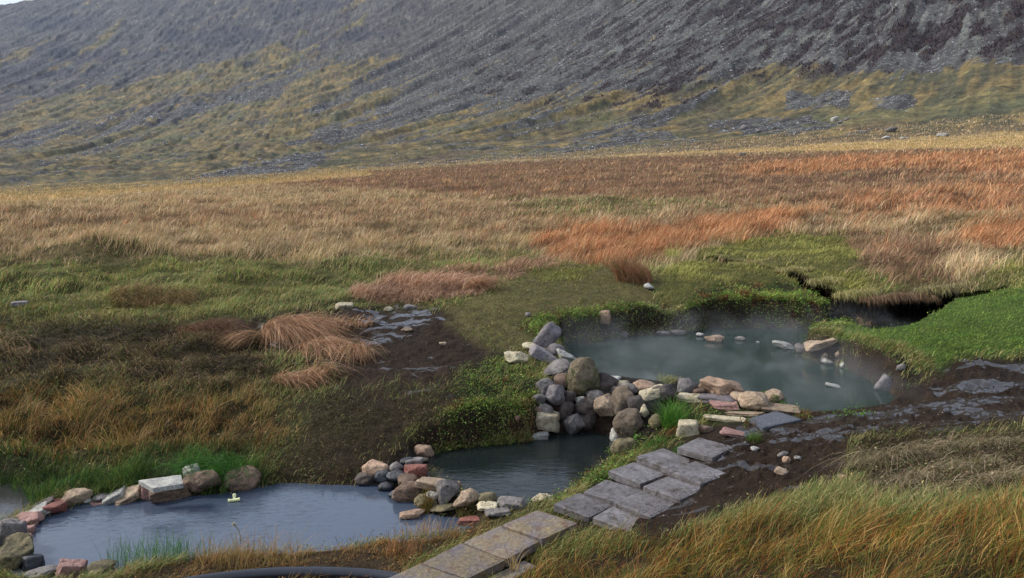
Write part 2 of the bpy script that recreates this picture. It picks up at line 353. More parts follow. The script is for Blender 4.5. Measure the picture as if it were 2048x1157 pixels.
def mk_water(name, base, rough, bump, scale, stretch=(1, 1, 1), rot=0., trans=0., ior=1.45):
    g = NT(name); p = g.p; p.inputs['Base Color'].default_value = base; p.inputs['Roughness'].default_value = rough
    p.inputs['IOR'].default_value = ior; p.inputs['Specular IOR Level'].default_value = .5
    p.inputs['Transmission Weight'].default_value = trans
    pos = g.n('ShaderNodeNewGeometry').outputs['Position']
    mp = g.n('ShaderNodeMapping'); g.t.links.new(pos, mp.inputs[0]); mp.inputs['Scale'].default_value = stretch; mp.inputs['Rotation'].default_value = (0, 0, rot)
    n = g.noise(scale, 4, .55, mp.outputs[0], .8); n2 = g.noise(scale*.25, 3, .5, mp.outputs[0], 1.5)
    # wind and outflow ripples come and go in patches
    m = g.ramp(g.noise(.9, 3, .5, pos).outputs[0], .38, .62, (.25, .25, .25, 1), (1, 1, 1, 1))
    b = g.n('ShaderNodeBump', {'Distance': .01}); g.t.links.new(g.math('ADD', n.outputs[0], n2.outputs[0]), b.inputs['Height'])
    g.t.links.new(g.math('MULTIPLY', m.outputs[0], bump), b.inputs['Strength']); g.t.links.new(b.outputs[0], p.inputs['Normal']); return g.m
def mk_stone(name, c1, c2, c3=None, wet=.0, lich=0.3, sc=9., lc=(.5, .5, .42, 1)):
    g = NT(name); t = g.t
    tc = g.n('ShaderNodeTexCoord').outputs['Object']; oi = g.n('ShaderNodeObjectInfo')
    mp = g.n('ShaderNodeVectorMath', operation='ADD'); t.links.new(tc, mp.inputs[0]); cm = g.n('ShaderNodeCombineXYZ'); rr = g.math('MULTIPLY', oi.outputs['Random'], 37.)
    for k in range(3): t.links.new(rr, cm.inputs[k])
    t.links.new(cm.outputs[0], mp.inputs[1]); vec = mp.outputs[0]
    n1 = g.noise(sc, 6, .62, vec, .5); n2 = g.noise(sc*6, 5, .7, vec); n3 = g.noise(sc*2.2, 4, .7, vec, .3)
    a = g.mix(g.ramp(n1.outputs[0], .40, .60).outputs[0], c1, c2)
    a = g.mix(g.ramp(n3.outputs[0], .56, .66).outputs[0], a, c3 or tuple(.5*x for x in c1[:3])+(1,))
    a = g.mix(1.0, a, g.ramp(n2.outputs[0], .25, .75, (.45, .45, .45, 1), (1.45, 1.45, 1.45, 1)).outputs[0], 'MULTIPLY')
    l = g.math('MULTIPLY', g.ramp(g.noise(sc*1.6, 7, .75, vec).outputs[0], .60, .66).outputs[0], lich); a = g.mix(l, a, lc)
    # brightness differs a little from stone to stone
    v = g.math('ADD', g.math('MULTIPLY', oi.outputs['Random'], .4), .8); cv = g.n('ShaderNodeCombineColor')
    for k in range(3): t.links.new(v, cv.inputs[k])
    a = g.mix(1.0, a, cv.outputs[0], 'MULTIPLY'); t.links.new(a, g.p.inputs['Base Color'])
    t.links.new(g.ramp(n3.outputs[0], .3, .7, (.85-.6*wet,)*3+(1,), (.95-.5*wet,)*3+(1,)).outputs[0], g.p.inputs['Roughness'])
    b = g.n('ShaderNodeBump', {'Distance': .028, 'Strength': .9}); t.links.new(g.math('ADD', n1.outputs[0], g.math('MULTIPLY', n2.outputs[0], .5)), b.inputs['Height'])
    t.links.new(b.outputs[0], g.p.inputs['Normal']); return g.m
def mk_plain(name, c, rough=.5, metal=0., spots=None):
    g = NT(name); tc = g.n('ShaderNodeTexCoord').outputs['Object']; n = g.noise(30, 5, .65, tc)
    a = g.mix(1.0, c, g.ramp(n.outputs[0], .3, .7, (.8, .8, .8, 1), (1.2, 1.2, 1.2, 1)).outputs[0], 'MULTIPLY')
    if spots: a = g.mix(g.ramp(g.noise(9, 5, .7, tc).outputs[0], .5, .68).outputs[0], a, spots)
    g.t.links.new(a, g.p.inputs['Base Color']); g.p.inputs['Roughness'].default_value = rough; g.p.inputs['Metallic'].default_value = metal; return g.m

# ------------------------------------------------------------------ mesh from arrays
def mesh_np(name, V, faces, mat, attrs=None, smooth=True, parent=None):
    """faces: list of (n,k) int arrays"""
    me = bpy.data.meshes.new(name); V = np.ascontiguousarray(V, np.float32)
    me.vertices.add(len(V)); me.vertices.foreach_set('co', V.ravel())
    loops = np.concatenate([f.ravel() for f in faces]).astype(np.int32)
    tot = np.concatenate([np.full(len(f), f.shape[1], np.int32) for f in faces]); st = np.concatenate([[0], np.cumsum(tot)[:-1]]).astype(np.int32)
    me.loops.add(len(loops)); me.loops.foreach_set('vertex_index', loops)
    me.polygons.add(len(tot)); me.polygons.foreach_set('loop_start', st)
    me.polygons.foreach_set('use_smooth', np.full(len(tot), smooth, bool))
    for k, a in (attrs or {}).items():
        if a.ndim == 2:
            at = me.attributes.new(k, 'FLOAT_COLOR', 'POINT'); at.data.foreach_set('color', np.concatenate([a, np.ones((len(a), 1))], 1).astype(np.float32).ravel())
        else:
            at = me.attributes.new(k, 'FLOAT', 'POINT'); at.data.foreach_set('value', a.astype(np.float32))
    me.update(calc_edges=True); me.materials.append(mat)
    o = bpy.data.objects.new(name, me); C.objects.link(o)
    if parent: o.parent = parent
    return o

# ------------------------------------------------------------------ land cover
CL = {  # ground colour, blade colours, height, width, density, lean, leaf share
 'tan':   ((104,88,62), [(196,174,136),(174,148,112),(148,134,92),(182,152,120),(206,186,150)], .28, 1.0, .9, .55, 0),
 'heath': ((94,72,56), [(146,112,86),(128,98,80),(160,126,96),(116,102,70),(138,104,86)], .24, 1.0, .9, .45, 0),
 'russet':((100,76,56), [(190,130,88),(170,110,74),(198,150,108),(146,100,66),(178,138,96),(150,124,74)], .38, 1.0, 1.0, .55, 0),
 'tawny': ((80,66,54), [(172,138,110),(150,114,90),(188,154,126),(126,96,74)], .40, 1.0, 1.0, .95, 0),
 'olive': ((74,74,42), [(136,138,78),(112,110,58),(160,148,98),(102,124,62),(138,118,80),(156,160,98)], .15, 1.0, .9, .7, .1),
 'yellowgreen': ((82,82,44), [(136,136,70),(114,116,56),(156,146,86),(104,108,54)], .12, 1.0, 1.0, .7, 0),
 'dark':  ((46,41,28), [(112,96,66),(84,80,44),(132,112,84),(84,68,50),(92,96,50),(66,62,36)], .30, 1.0, .85, .95, .1),
 'golden':((54,47,28), [(156,122,68),(124,100,52),(92,92,42),(168,138,90),(128,88,52),(78,88,38),(104,106,50)], .25, .9, .8, .7, .1),
 'lush':  ((34,44,20), [(66,98,42),(80,112,52),(52,80,32),(104,112,56),(76,92,46)], .22, .9, 1.0, .55, .05),
 'turf':  ((66,86,36), [(104,138,54),(84,116,44),(126,146,66),(108,122,54),(92,104,46)], .045, 1.0, 1.0, .7, .02),
 'path':  ((88,82,54), [(122,118,66),(98,98,54),(108,120,60),(108,92,64)], .04, 1.0, .95, .6, .12),
 'herb':  ((32,37,20), [(98,138,52),(76,108,42),(126,148,64),(108,94,54),(88,122,48),(72,74,38)], .075, 1.0, 1.0, .8, .38),
 'mud':   ((44,34,26), [(80,70,42),(70,66,36)], .05, 1.0, .02, .6, 0),
 'wetrock_shade':((30,25,21), [(70,70,40),(60,60,34)], .04, 1.0, .02, .6, 0),  # wet rock and soil, blackened: shade in stone gaps put into the colour
 'mudgrass':((48,41,26), [(86,82,46),(68,74,38),(98,88,56),(60,60,34)], .045, 1.0, .7, .7, .3),
 'bankgrass':((60,50,36), [(150,118,74),(164,124,76),(112,104,58),(130,100,70)], .10, 1.0, .42, .7, .05),
 'fg':    ((44,36,24), [(180,108,52),(152,116,50),(98,112,44),(184,152,92),(132,72,38),(116,110,44),(76,96,36),(128,124,66),(56,70,28)], .26, .75, .32, .7, 0),
 'fgdead':((48,42,30), [(160,144,116),(112,96,70),(74,76,38),(88,66,46),(84,92,44),(130,114,88),(62,52,36)], .15, .9, .55, 1.1, .12),
 'gold':  ((176,148,104), [(188,160,114),(164,140,94),(152,138,86),(198,170,128)], .2, 1.0, .8, .4, 0),
}
CN = list(CL); CI = {k: i for i, k in enumerate(CN)}
POLY = [
 ('heath', 1, [(330,345),(700,347),(1100,320),(1480,310),(2048,300),(2500,300),(2500,430),(1700,420),(1400,400),(1000,400),(600,378)], .03),
 ('heath', .55, [(-300,425),(0,425),(700,400),(1400,400),(1700,470),(1200,460),(700,450),(0,460)], .05),
 ('gold', 1, [(690,340),(1400,302),(2048,266),(2500,250),(2500,296),(2048,296),(1480,306),(1100,318),(700,345)], .006),
 ('gold', .8, [(-300,400),(0,384),(300,360),(700,338),(760,350),(300,388),(0,412),(-300,416)], .008),
 ('russet', .7, [(1480,335),(1700,310),(2100,304),(2500,320),(2500,368),(2048,350),(1800,338),(1600,350),(1480,352)], .02),
 ('russet', .4, [(1650,400),(2048,360),(2500,370),(2500,440),(1700,440)], .03),
 ('olive', .7, [(1000,405),(1300,395),(1450,410),(1300,440),(1050,440)], .03),
 ('russet', .88, [(1066,480),(1150,455),(1300,462),(1480,430),(1640,428),(1570,462),(1420,490),(1300,516),(1210,534),(1100,526)], .016),
 ('russet', .8, [(1900,462),(2048,438),(2500,430),(2500,505),(2048,498),(1930,498)], .012),
 ('olive', 1, [(-500,520),(0,514),(170,500),(330,512),(560,512),(760,500),(900,490),(1060,500),(1075,540),(960,560),(860,600),(600,645),(400,655),(0,655),(-500,650)], .02),
 ('tan', .6, [(560,500),(900,470),(1040,480),(1000,510),(800,520),(600,530)], .03),
 ('yellowgreen', 1, [(1370,505),(1500,474),(1690,470),(1750,512),(1720,548),(1640,545),(1500,524),(1400,520)], .012),
 ('heath', .9, [(1700,470),(1880,480),(1960,510),(1900,560),(1780,562),(1730,520)], .015),
 ('tan', .9, [(1860,520),(1960,505),(2060,520),(2000,555),(1900,575)], .015),
 ('yellowgreen', .8, [(2000,500),(2500,480),(2500,590),(2048,575),(1900,585),(1960,550)], .012),
 ('dark', 1, [(-500,640),(0,645),(350,645),(500,680),(560,770),(400,800),(250,775),(0,775),(-500,790)], .02),
 ('golden', 1, [(-500,775),(0,768),(250,780),(500,785),(600,845),(520,905),(380,915),(0,915),(-500,900)], .02),
 ('lush', 1, [(-500,915),(0,908),(250,925),(380,900),(500,910),(536,955),(430,998),(200,1014),(0,1014),(-500,980)], .012),
 ('mudgrass', 1, [(560,790),(700,770),(850,790),(980,740),(980,860),(860,905),(700,980),(520,980),(560,900),(600,850)], .02),
 ('mud', .55, [(640,770),(860,800),(1000,700),(970,860),(870,900),(700,978),(590,965),(700,880),(760,820)], .02),
 ('mud', 1, [(430,645),(560,622),(700,612),(880,608),(1000,640),(1050,690),(960,745),(860,800),(700,790),(640,745),(480,700)], .02),
 ('mud', 1, [(520,955),(700,930),(860,890),(900,905),(850,930),(800,985),(520,990)], .012),
 ('tawny', 1, [(690,590),(800,565),(960,545),(985,570),(960,592),(820,608),(740,608)], .006),
 ('tawny', .8, [(980,545),(1080,520),(1110,535),(1020,562)], .006),
 ('path', 1, [(900,612),(1080,548),(1250,530),(1330,560),(1300,615),(1150,645),(1060,690),(980,700),(900,650)], .012),
 ('yellowgreen', .6, [(1050,540),(1120,520),(1200,530),(1180,560),(1080,560)], .01),
 ('herb', .85, [(1040,652),(1080,630),(1200,618),(1330,600),(1345,660),(1300,676),(1130,692),(1075,682)], .008),
 ('herb', .9, [(930,745),(1000,712),(1080,740),(1088,860),(1000,892),(870,908),(900,850)], .012),
 ('yellowgreen', .7, [(1320,560),(1500,530),(1620,550),(1560,575),(1380,600)], .015),
 ('yellowgreen', 1, [(1320,545),(1400,520),(1560,520),(1700,548),(1750,575),(1740,610),(1600,592),(1400,590),(1330,600)], .006),
 ('herb', 1, [(1360,612),(1430,575),(1560,562),(1680,590),(1745,640),(1700,664),(1380,668)], .01),
 ('mud', 1, [(1600,822),(1700,818),(1795,790),(1850,745),(2048,712),(2500,700),(2500,862),(2048,852),(1850,870),(1700,882),(1690,960),(1500,1010),(1300,1090),(1150,1060),(1130,1020),(1220,940),(1380,870),(1440,850)], .008),
 ('herb', .9, [(1300,815),(1350,800),(1420,808),(1580,806),(1612,838),(1500,852),(1400,842),(1350,880),(1300,895),(1180,968),(1115,1008),(1096,1012),(1160,955),(1270,885)], .004),
 ('wetrock_shade', 1, [(1080,765),(1150,734),(1210,750),(1340,768),(1500,778),(1600,812),(1588,822),(1480,804),(1345,800),(1345,826),(1300,880),(1260,912),(1225,905),(1225,876),(1082,880)], .003),
 ('wetrock_shade', .95, [(752,938),(830,905),(868,912),(905,958),(1010,986),(1045,1012),(1000,1030),(880,1042),(800,1012)], .004),
 ('mudgrass', .6, [(900,1005),(1110,996),(1100,1030),(1000,1048),(930,1060)], .005),
 ('wetrock_shade', .9, [(1640,706),(1700,698),(1790,706),(1850,742),(1800,800),(1755,806),(1690,760)], .004),
 ('turf', 1, [(1735,645),(1890,588),(2100,575),(2500,570),(2500,716),(2048,708),(1920,716),(1880,738),(1840,712),(1700,692),(1655,686)], .006),
 ('mudgrass', .7, [(1700,870),(1850,862),(2048,846),(2500,850),(2500,880),(1750,900)], .008),
 ('fgdead', 1, [(1700,888),(1850,872),(2100,862),(2500,860),(2500,990),(2048,995),(1750,1000),(1690,950)], .008),
 ('fg', 1, [(1030,1150),(1140,1105),(1250,1095),(1400,1060),(1560,1030),(1800,1035),(2500,1020),(2700,1500),(880,1500)], .012),
 ('bankgrass', 1, [(380,1118),(600,1104),(700,1096),(880,1072),(950,1046),(1000,1052),(960,1075),(820,1135),(760,1200),(300,1300),(180,1180)], .008),
]
def LPc(x, y): r = np.hypot(x, y); return np.arctan2(x, y), np.log(r)*.3
PW = []
for nm, wgt, pts, soft in POLY:
    h = hit([p[0] for p in pts], [p[1] for p in pts], rmax=400); a, l = LPc(h[:, 0], h[:, 1]); PW.append((CI[nm], wgt, np.stack([a, l], 1), soft))
def cover(x, y):
    a, l = LPc(x, y); r = np.hypot(x, y); n = len(x); Wt = np.zeros((n, len(CN)), np.float32)
    w1 = fbm(a*22, l*50, 5, 61, .6)*.034; w2 = fbm(a*22, l*50, 5, 71, .6)*.013; wa_ = .28+.72*sstep(11, 24, r); w1 = w1*wa_; w2 = w2*wa_; a = a+w1; l = l+w2
    f = sstep(17, 22, r); Wt[:, CI['tan']] = f; Wt[:, CI['olive']] = 1-f
    for ci, wgt, P, soft in PW:
        lo = P.min(0)-soft*1.5; hi = P.max(0)+soft*1.5
        m = (a > lo[0]) & (a < hi[0]) & (l > lo[1]) & (l < hi[1])
        if not m.any(): continue
        d = sdf(a[m], l[m], P); k = wgt*(1-sstep(-soft, soft, d))
        Wt[m] *= (1-k)[:, None]; Wt[m, ci] += k
    # patchy mixing between neighbours in the meadow
    p = np.clip(fbm(x/3.0, y/1.6, 3, 81)*1.3, 0, 1)*sstep(12, 20, r)*.7
    g = Wt[:, CI['tan']]*p; Wt[:, CI['tan']] -= g*.8; Wt[:, CI['olive']] += g*.5; Wt[:, CI['heath']] += g*.3
    q = np.clip(fbm(x/5.0, y/2.2, 3, 85)*1.5, 0, 1)*sstep(20, 40, r)*.6
    e1 = fbm(a*9+l*4, l*70, 4, 301, .6); e2 = fbm(a*7, l*55+3, 4, 311, .6); fr_ = sstep(17, 26, r)*(r < 230)
    g = Wt[:, CI['tan']]*sstep(.12, .4, e1)*fr_*.75; Wt[:, CI['tan']] -= g; Wt[:, CI['heath']] += g*.75; Wt[:, CI['russet']] += g*.25
    g = Wt[:, CI['tan']]*sstep(.15, .45, -e2)*fr_*.6; Wt[:, CI['tan']] -= g; Wt[:, CI['olive']] += g
    g = Wt[:, CI['heath']]*sstep(.15, .45, e2)*fr_*.7; Wt[:, CI['heath']] -= g; Wt[:, CI['tan']] += g*.5; Wt[:, CI['russet']] += g*.5
    g = Wt[:, CI['russet']]*sstep(.1, .45, -e1)*fr_*.7; Wt[:, CI['russet']] -= g; Wt[:, CI['tan']] += g*.5; Wt[:, CI['heath']] += g*.5
    g = Wt[:, CI['heath']]*q; Wt[:, CI['heath']] -= g; Wt[:, CI['tan']] += g*.6; Wt[:, CI['olive']] += g*.4
    return Wt
GC = np.array([s2l(CL[k][0]) for k in CN])
HP = [ # swathes of turf (+) and scree (-) on the hill, and dark rock ledges (9)
 (-.55, [(-400,0),(-400,-40),(720,-60),(700,60),(600,110),(350,145),(100,205),(-400,230)], .012),
 (.5, [(-300,262),(0,238),(60,205),(250,172),(420,124),(560,92),(640,108),(480,168),(260,212),(60,255),(-300,290)], .008),
 (.3, [(-300,330),(0,300),(350,226),(620,152),(800,112),(660,190),(400,262),(200,330),(0,345)], .008),
 (-.45, [(0,268),(260,222),(500,178),(640,140),(560,190),(300,250),(0,300)], .006),
 (.55, [(60,378),(300,332),(560,242),(760,182),(920,148),(780,232),(600,300),(420,342),(200,384)], .006),
 (-.5, [(120,392),(420,350),(640,300),(760,300),(560,350),(300,378)], .005),
 (-.5, [(560,288),(800,180),(1050,70),(1400,-20),(2300,-60),(2300,150),(1800,145),(1560,130),(1380,180),(1100,200),(850,240),(700,285)], .008),
 (.4, [(640,322),(900,252),(1150,202),(1340,176),(1100,250),(900,300),(700,336)], .006),
 (-.3, [(850,300),(1000,262),(1200,222),(1330,235),(1360,270),(1150,292),(900,312)], .006),
 (.6, [(1480,156),(1600,140),(1800,150),(2300,140),(2300,300),(1400,300),(1330,262)], .005),
 (-.25, [(1560,192),(1700,188),(1690,225),(1570,222)], .004), (-.2, [(1740,196),(1830,192),(1830,222),(1745,220)], .004),
 (-.15, [(1420,235),(1600,240),(1850,262),(1600,275),(1420,268)], .004),
 (9, [(-300,118),(0,124),(120,130),(250,148),(120,162),(-300,164)], .004), (9, [(340,58),(480,58),(570,78),(430,92),(340,82)], .003), (9, [(60,84),(200,106),(340,112),(200,130),(60,112)], .004),
 (9, [(500,20),(620,0),(720,0),(600,40)], .004), (9, [(600,76),(760,60),(800,74),(650,92)], .003), (9, [(0,40),(160,30),(240,50),(60,66)], .004)]
HPW = []
for v_, pts_, sf_ in HP:
    q_ = []
    for a_, b_ in pts_:
        r_ = _rf(a_, b_); d_ = pdir(a_, b_); h_ = math.hypot(d_[0], d_[1]); q_.append((d_[0]/h_*r_, d_[1]/h_*r_))
    q_ = np.array(q_); HPW.append((v_, np.stack([np.arctan2(q_[:, 0], q_[:, 1]), np.log(np.hypot(q_[:, 0], q_[:, 1]))*.3], 1), sf_))
# hill cover: scree, turf streaks, dwarf birch
def hill_cover(x, y, z):
    r = np.hypot(x, y); az = np.arctan2(x, y); px = 1024+F*np.tan(np.clip(az, -1.2, 1.2)); el = (z-CAM_Z)/r
    s1 = snoise(x, y, 8, 190, 5, 91); s2 = snoise(x, y, 3, 60, 4, 95); s3 = snoise(x, y, 26, 460, 4, 99); iso = fbm(x/25, y/25, 4, 103)
    far = sstep(650, 1000, r); sL = np.zeros_like(x); m = far > 0; sL[m] = snoise(x[m], y[m], 36, 600, 5, 107)
    st = (s1*.9+s3*.9)*(1-far)+(sL*1.2+s3*.7)*far
    A_, L_ = LPc(x, y); A_ = A_+fbm(x/(30+60*far), y/(30+60*far), 3, 161)*.02; L_ = L_+fbm(x/(30+60*far), y/(30+60*far), 3, 165)*.012; bias = np.zeros_like(x); ledge = np.zeros_like(x)
    for v_, P_, sf_ in HPW:
        lo = P_.min(0)-sf_*2; hi = P_.max(0)+sf_*2; m = (A_ > lo[0]) & (A_ < hi[0]) & (L_ > lo[1]) & (L_ < hi[1])
        if not m.any(): continue
        k_ = 1-sstep(-sf_, sf_, sdf(A_[m], L_[m], P_))
        if v_ == 9: ledge[m] = np.maximum(ledge[m], k_)
        else: bias[m] = bias[m]*(1-k_)+v_*k_
    el0 = np.interp(px, [0, 500, 900, 1300, 1500, 1700, 2048], [.1, .095, .075, .076, .088, .1, .098])
    sl_ = np.interp(px, [900, 1500, 1800], [9, 16, 30]); na = np.interp(px, [1200, 1700], [1.9, .5])
    veg = np.clip(.5+np.where(bias == 0, (el0-el)*sl_, (el0-el)*sl_*.3)+bias+st*na*.75+s2*.6+iso*.45+(fbm(x/8, y/8, 4, 145, .65)*(1-far)+fbm(x/24, y/24, 4, 146, .65)*far)*.55, 0, 1); veg = sstep(.3, .7, veg)
    olive = sstep(-.3, .4, iso+s2)
    gold = s2l((122,104,62)); ol = s2l((74,72,48)); br = s2l((80,66,52)); gr = s2l((90,94,60))
    vc = ol*(1-olive)[:, None]+gold*olive[:, None]
    b = sstep(.1, .5, fbm(x/40, y/40, 3, 111)+s1*.4)[:, None]; vc = vc*(1-b*.7)+br*b*.7
    b = sstep(.05, .4, fbm(x/60, y/60, 3, 115))[:, None]; vc = vc*(1-b*.5)+gr*b*.5
    rc = s2l((72,71,69)); rc2 = s2l((54,49,47)); rl = s2l((112,114,104))
    t = sstep(-.35, .35, snoise(x, y, 9, 260, 3, 119))[:, None]; sc_ = rc*t+rc2*(1-t)
    t = sstep(.05, .5, s2+iso*.6)[:, None]*.6; sc_ = sc_*(1-t)+rl*t
    f6 = fbm(x/6, y/6, 4, 151, .7)*(1-far)+fbm(x/18, y/18, 4, 152, .7)*far; f7 = fbm(x/4, y/4, 4, 155, .75)*(1-far)+fbm(x/14, y/14, 4, 156, .75)*far
    vc = vc*np.clip(1+1.2*f6, .45, 1.7)[:, None]; sc_ = sc_*np.clip(1+.75*f7, .5, 1.6)[:, None]
    c = sc_*(1-veg[:, None])+vc*veg[:, None]
    # dwarf birch thickets: dark purple brown
    bir = snoise(x, y, 7, 26, 4, 123)+.4*fbm(x/45, y/45, 2, 127)+np.interp(px, [600, 900, 1300, 1700, 2100], [-.45, -.1, .04, .18, .24])
    eb = np.interp(px, [700, 1000, 1300, 1500, 2048], [.11, .085, .07, .105, .125])
    bir = sstep(.1, .22, bir-.1*(1-sstep(.0, .06, el-eb)))*sstep(-.012, .02, el-eb)*(1-far)
    dk = s2l((44,37,39)); c = c*(1-bir[:, None]*.9)+dk*bir[:, None]*.9
    # dark cliff bands on the far mountain
    band = sstep(.1, .5, np.sin(z/46.0*2*np.pi+iso*2.5)*.6+fbm(x/60, y/60, 4, 131)*1.0)*sstep(1050, 1400, r)*(1-veg)
    band = np.maximum(band*.6, 1.5*ledge*sstep(-.45, .15, fbm(x/12, y/30, 4, 171)))
    c = c*(1-band[:, None]*.6)+s2l((40,42,52))*band[:, None]*.6
    rock = (1-veg)*(1-bir)*(1-.6*far)
    return c, veg, bir, rock
vx, vy, vz = GX.ravel(), GY.ravel(), GZ.ravel()
gcol = np.zeros((len(vx), 3)); wet = np.zeros(len(vx)); rock = np.zeros(len(vx))
nr = GR.ravel() < 240
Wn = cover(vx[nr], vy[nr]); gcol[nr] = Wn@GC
wetp = hit([1600,1800,1950,2048,2300,2300,2048,1900,1700,1500,1300,1180,1300,1440], [845,815,745,720,720,850,840,870,870,880,1030,1040,960,870])
wetq = hit([715,760,850,885,830,770,720,735], [648,622,612,628,655,700,690,668])
wm = (Wn[:, CI['mud']]+.1*Wn[:, CI['mudgrass']])
s_ = np.minimum(sdf(vx[nr], vy[nr], wetp[:, :2]), sdf(vx[nr], vy[nr], wetq[:, :2])); wet[nr] = wm*(.25+.75*(1-sstep(-.1, .3, s_)))
hm = GR.ravel() > 95
hc, hveg, hbir, hrock = hill_cover(vx[hm], vy[hm], vz[hm])
elh = (vz[hm]-CAM_Z)/GR.ravel()[hm]; pxh = 1024+F*np.tan(np.clip(np.arctan2(vx[hm], vy[hm]), -1.2, 1.2))
foot = np.interp(pxh, [-300, 0, 500, 1000, 1500, 2048], [105, 105, 118, 170, 175, 165])
tt = sstep(0, 30, GR.ravel()[hm]-foot+fbm(vx[hm]/20, vy[hm]/20, 3, 141)*14)[:, None]
gcol[hm] = gcol[hm]*(1-tt)+hc*tt
rock[hm] = hrock*tt[:, 0]
# bare dark soil on steep bank faces
dzr = np.gradient(GZ, axis=0)/np.maximum(np.gradient(GR, axis=0), 1e-4); dza = np.gradient(GZ, axis=1)/np.maximum(GR*np.gradient(GA, axis=1), 1e-4)
steep = (np.hypot(dzr, dza).ravel()*nr); k = (sstep(.9, 1.8, steep)*(GR.ravel() < 24))[:, None]
gcol = gcol*(1-k)+s2l((46,36,28))*k
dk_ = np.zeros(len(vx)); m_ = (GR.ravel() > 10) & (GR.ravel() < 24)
dk_[m_] = 1-sstep(-.05, .12, sdf(vx[m_], vy[m_], DITCH)); gcol = gcol*(1-dk_[:, None])+s2l((22,17,14))*dk_[:, None]  # hollow soil painted near-black: shade under the lip put into its colour
SHX, SHY = np.zeros_like(vx), np.zeros_like(vy)
def lipshift(x, y, z):
    """turf lip of the ditch leans out over the hollow"""
    m = (x > DITCH[:, 0].min()-1) & (x < DITCH[:, 0].max()+1) & (y > DITCH[:, 1].min()-1) & (y < DITCH[:, 1].max()+1)
    dx = np.zeros_like(x); dy = np.zeros_like(x)
    if m.any():
        L = np.stack([lx, ly], 1); xm, ym = x[m], y[m]; d = np.full(xm.shape, 9.)
        for i in range(len(L)-1):
            ax, ay = L[i]; bx, by = L[i+1]; ex, ey = bx-ax, by-ay; t = np.clip(((xm-ax)*ex+(ym-ay)*ey)/(ex*ex+ey*ey), 0, 1); d = np.minimum(d, np.hypot(xm-ax-t*ex, ym-ay-t*ey))
        behind = np.hypot(xm, ym) > np.interp(np.arctan2(xm, ym), np.arctan2(lx, ly), np.hypot(lx, ly))-.12
        s = .6*(1-sstep(0, 1.1, d))*sstep(.75, 1.05, z[m])*behind; r = np.hypot(xm, ym)
        dx[m] = -xm/r*s; dy[m] = -ym/r*s
    return dx, dy
sx_, sy_ = lipshift(vx, vy, vz); VX = vx+sx_; VY = vy+sy_
nR, nA = GX.shape
def band_mesh(name, i0, i1, mat, attrs):
    idx = np.arange(i0*nA, i1*nA); ii = np.arange(i0, i1-1)
    a = (ii[:, None]*nA+np.arange(nA-1)[None, :]).ravel()-i0*nA
    q = np.stack([a, a+1, a+nA+1, a+nA], 1)
    return mesh_np(name, np.stack([VX[idx], VY[idx], vz[idx]], 1), [q], mat, {k: v[idx] for k, v in attrs.items()})
isp = int(np.searchsorted(RG, 150))
M_GROUND, M_HILL, M_BLADE = mk_ground(), mk_hill(), mk_blade()
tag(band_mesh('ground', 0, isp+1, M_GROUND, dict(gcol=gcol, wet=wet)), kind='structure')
tag(band_mesh('hillside', isp, nR, M_HILL, dict(gcol=gcol, rock=rock)), kind='structure')

# ------------------------------------------------------------------ water
def pool(name, P, z, mat, grow=.22):
    c = P.mean(0); Q = []
    n = len(P)
    for i in range(n):
        e0 = P[i]-P[i-1]; e1 = P[(i+1) % n]-P[i]; t = e0/np.linalg.norm(e0)+e1/np.linalg.norm(e1); t /= np.linalg.norm(t)+1e-9
        a = 1 if np.sum((P[:, 0]*np.roll(P[:, 1], -1)-np.roll(P[:, 0], -1)*P[:, 1])) > 0 else -1
        Q.append(P[i]+a*grow*np.array([t[1], -t[0]]))
    bm = bmesh.new(); f = bm.faces.new([bm.verts.new((q[0], q[1], z)) for q in Q]); 
    if f.normal.z < 0: f.normal_flip()
    f.normal_update(); bmesh.ops.triangulate(bm, faces=bm.faces[:]); 
    for f in bm.faces:
        f.normal_update()
        if f.normal.z < 0: f.normal_flip()
    me = bpy.data.meshes.new(name); bm.to_mesh(me); bm.free(); me.materials.append(mat)
    o = bpy.data.objects.new(name, me); C.objects.link(o); return tag(o, kind='structure')
pool('hot_pool_water', UP, ZU, mk_water('steaming_pool_water', (.016, .032, .027, 1), .05, .3, 9, (1, 2.6, 1), 0, 0, 1.33), .08)
pool('middle_pool_water', MP, ZM, mk_water('middle_pool_water', (.010, .014, .014, 1), .02, .5, 6, (1, 3.5, 1), .35, 0, 1.38), .12)
pool('lower_pool_water', LP, ZL, mk_water('lower_pool_water', (.05, .068, .1, 1), .03, .6, 11, (1, 1.6, 1), -.5, 0, 1.6), .12)
pool('marsh_water', OP, ZL-.02, mk_water('marsh_water', (.03, .032, .03, 1), .08, .4, 10), .15)
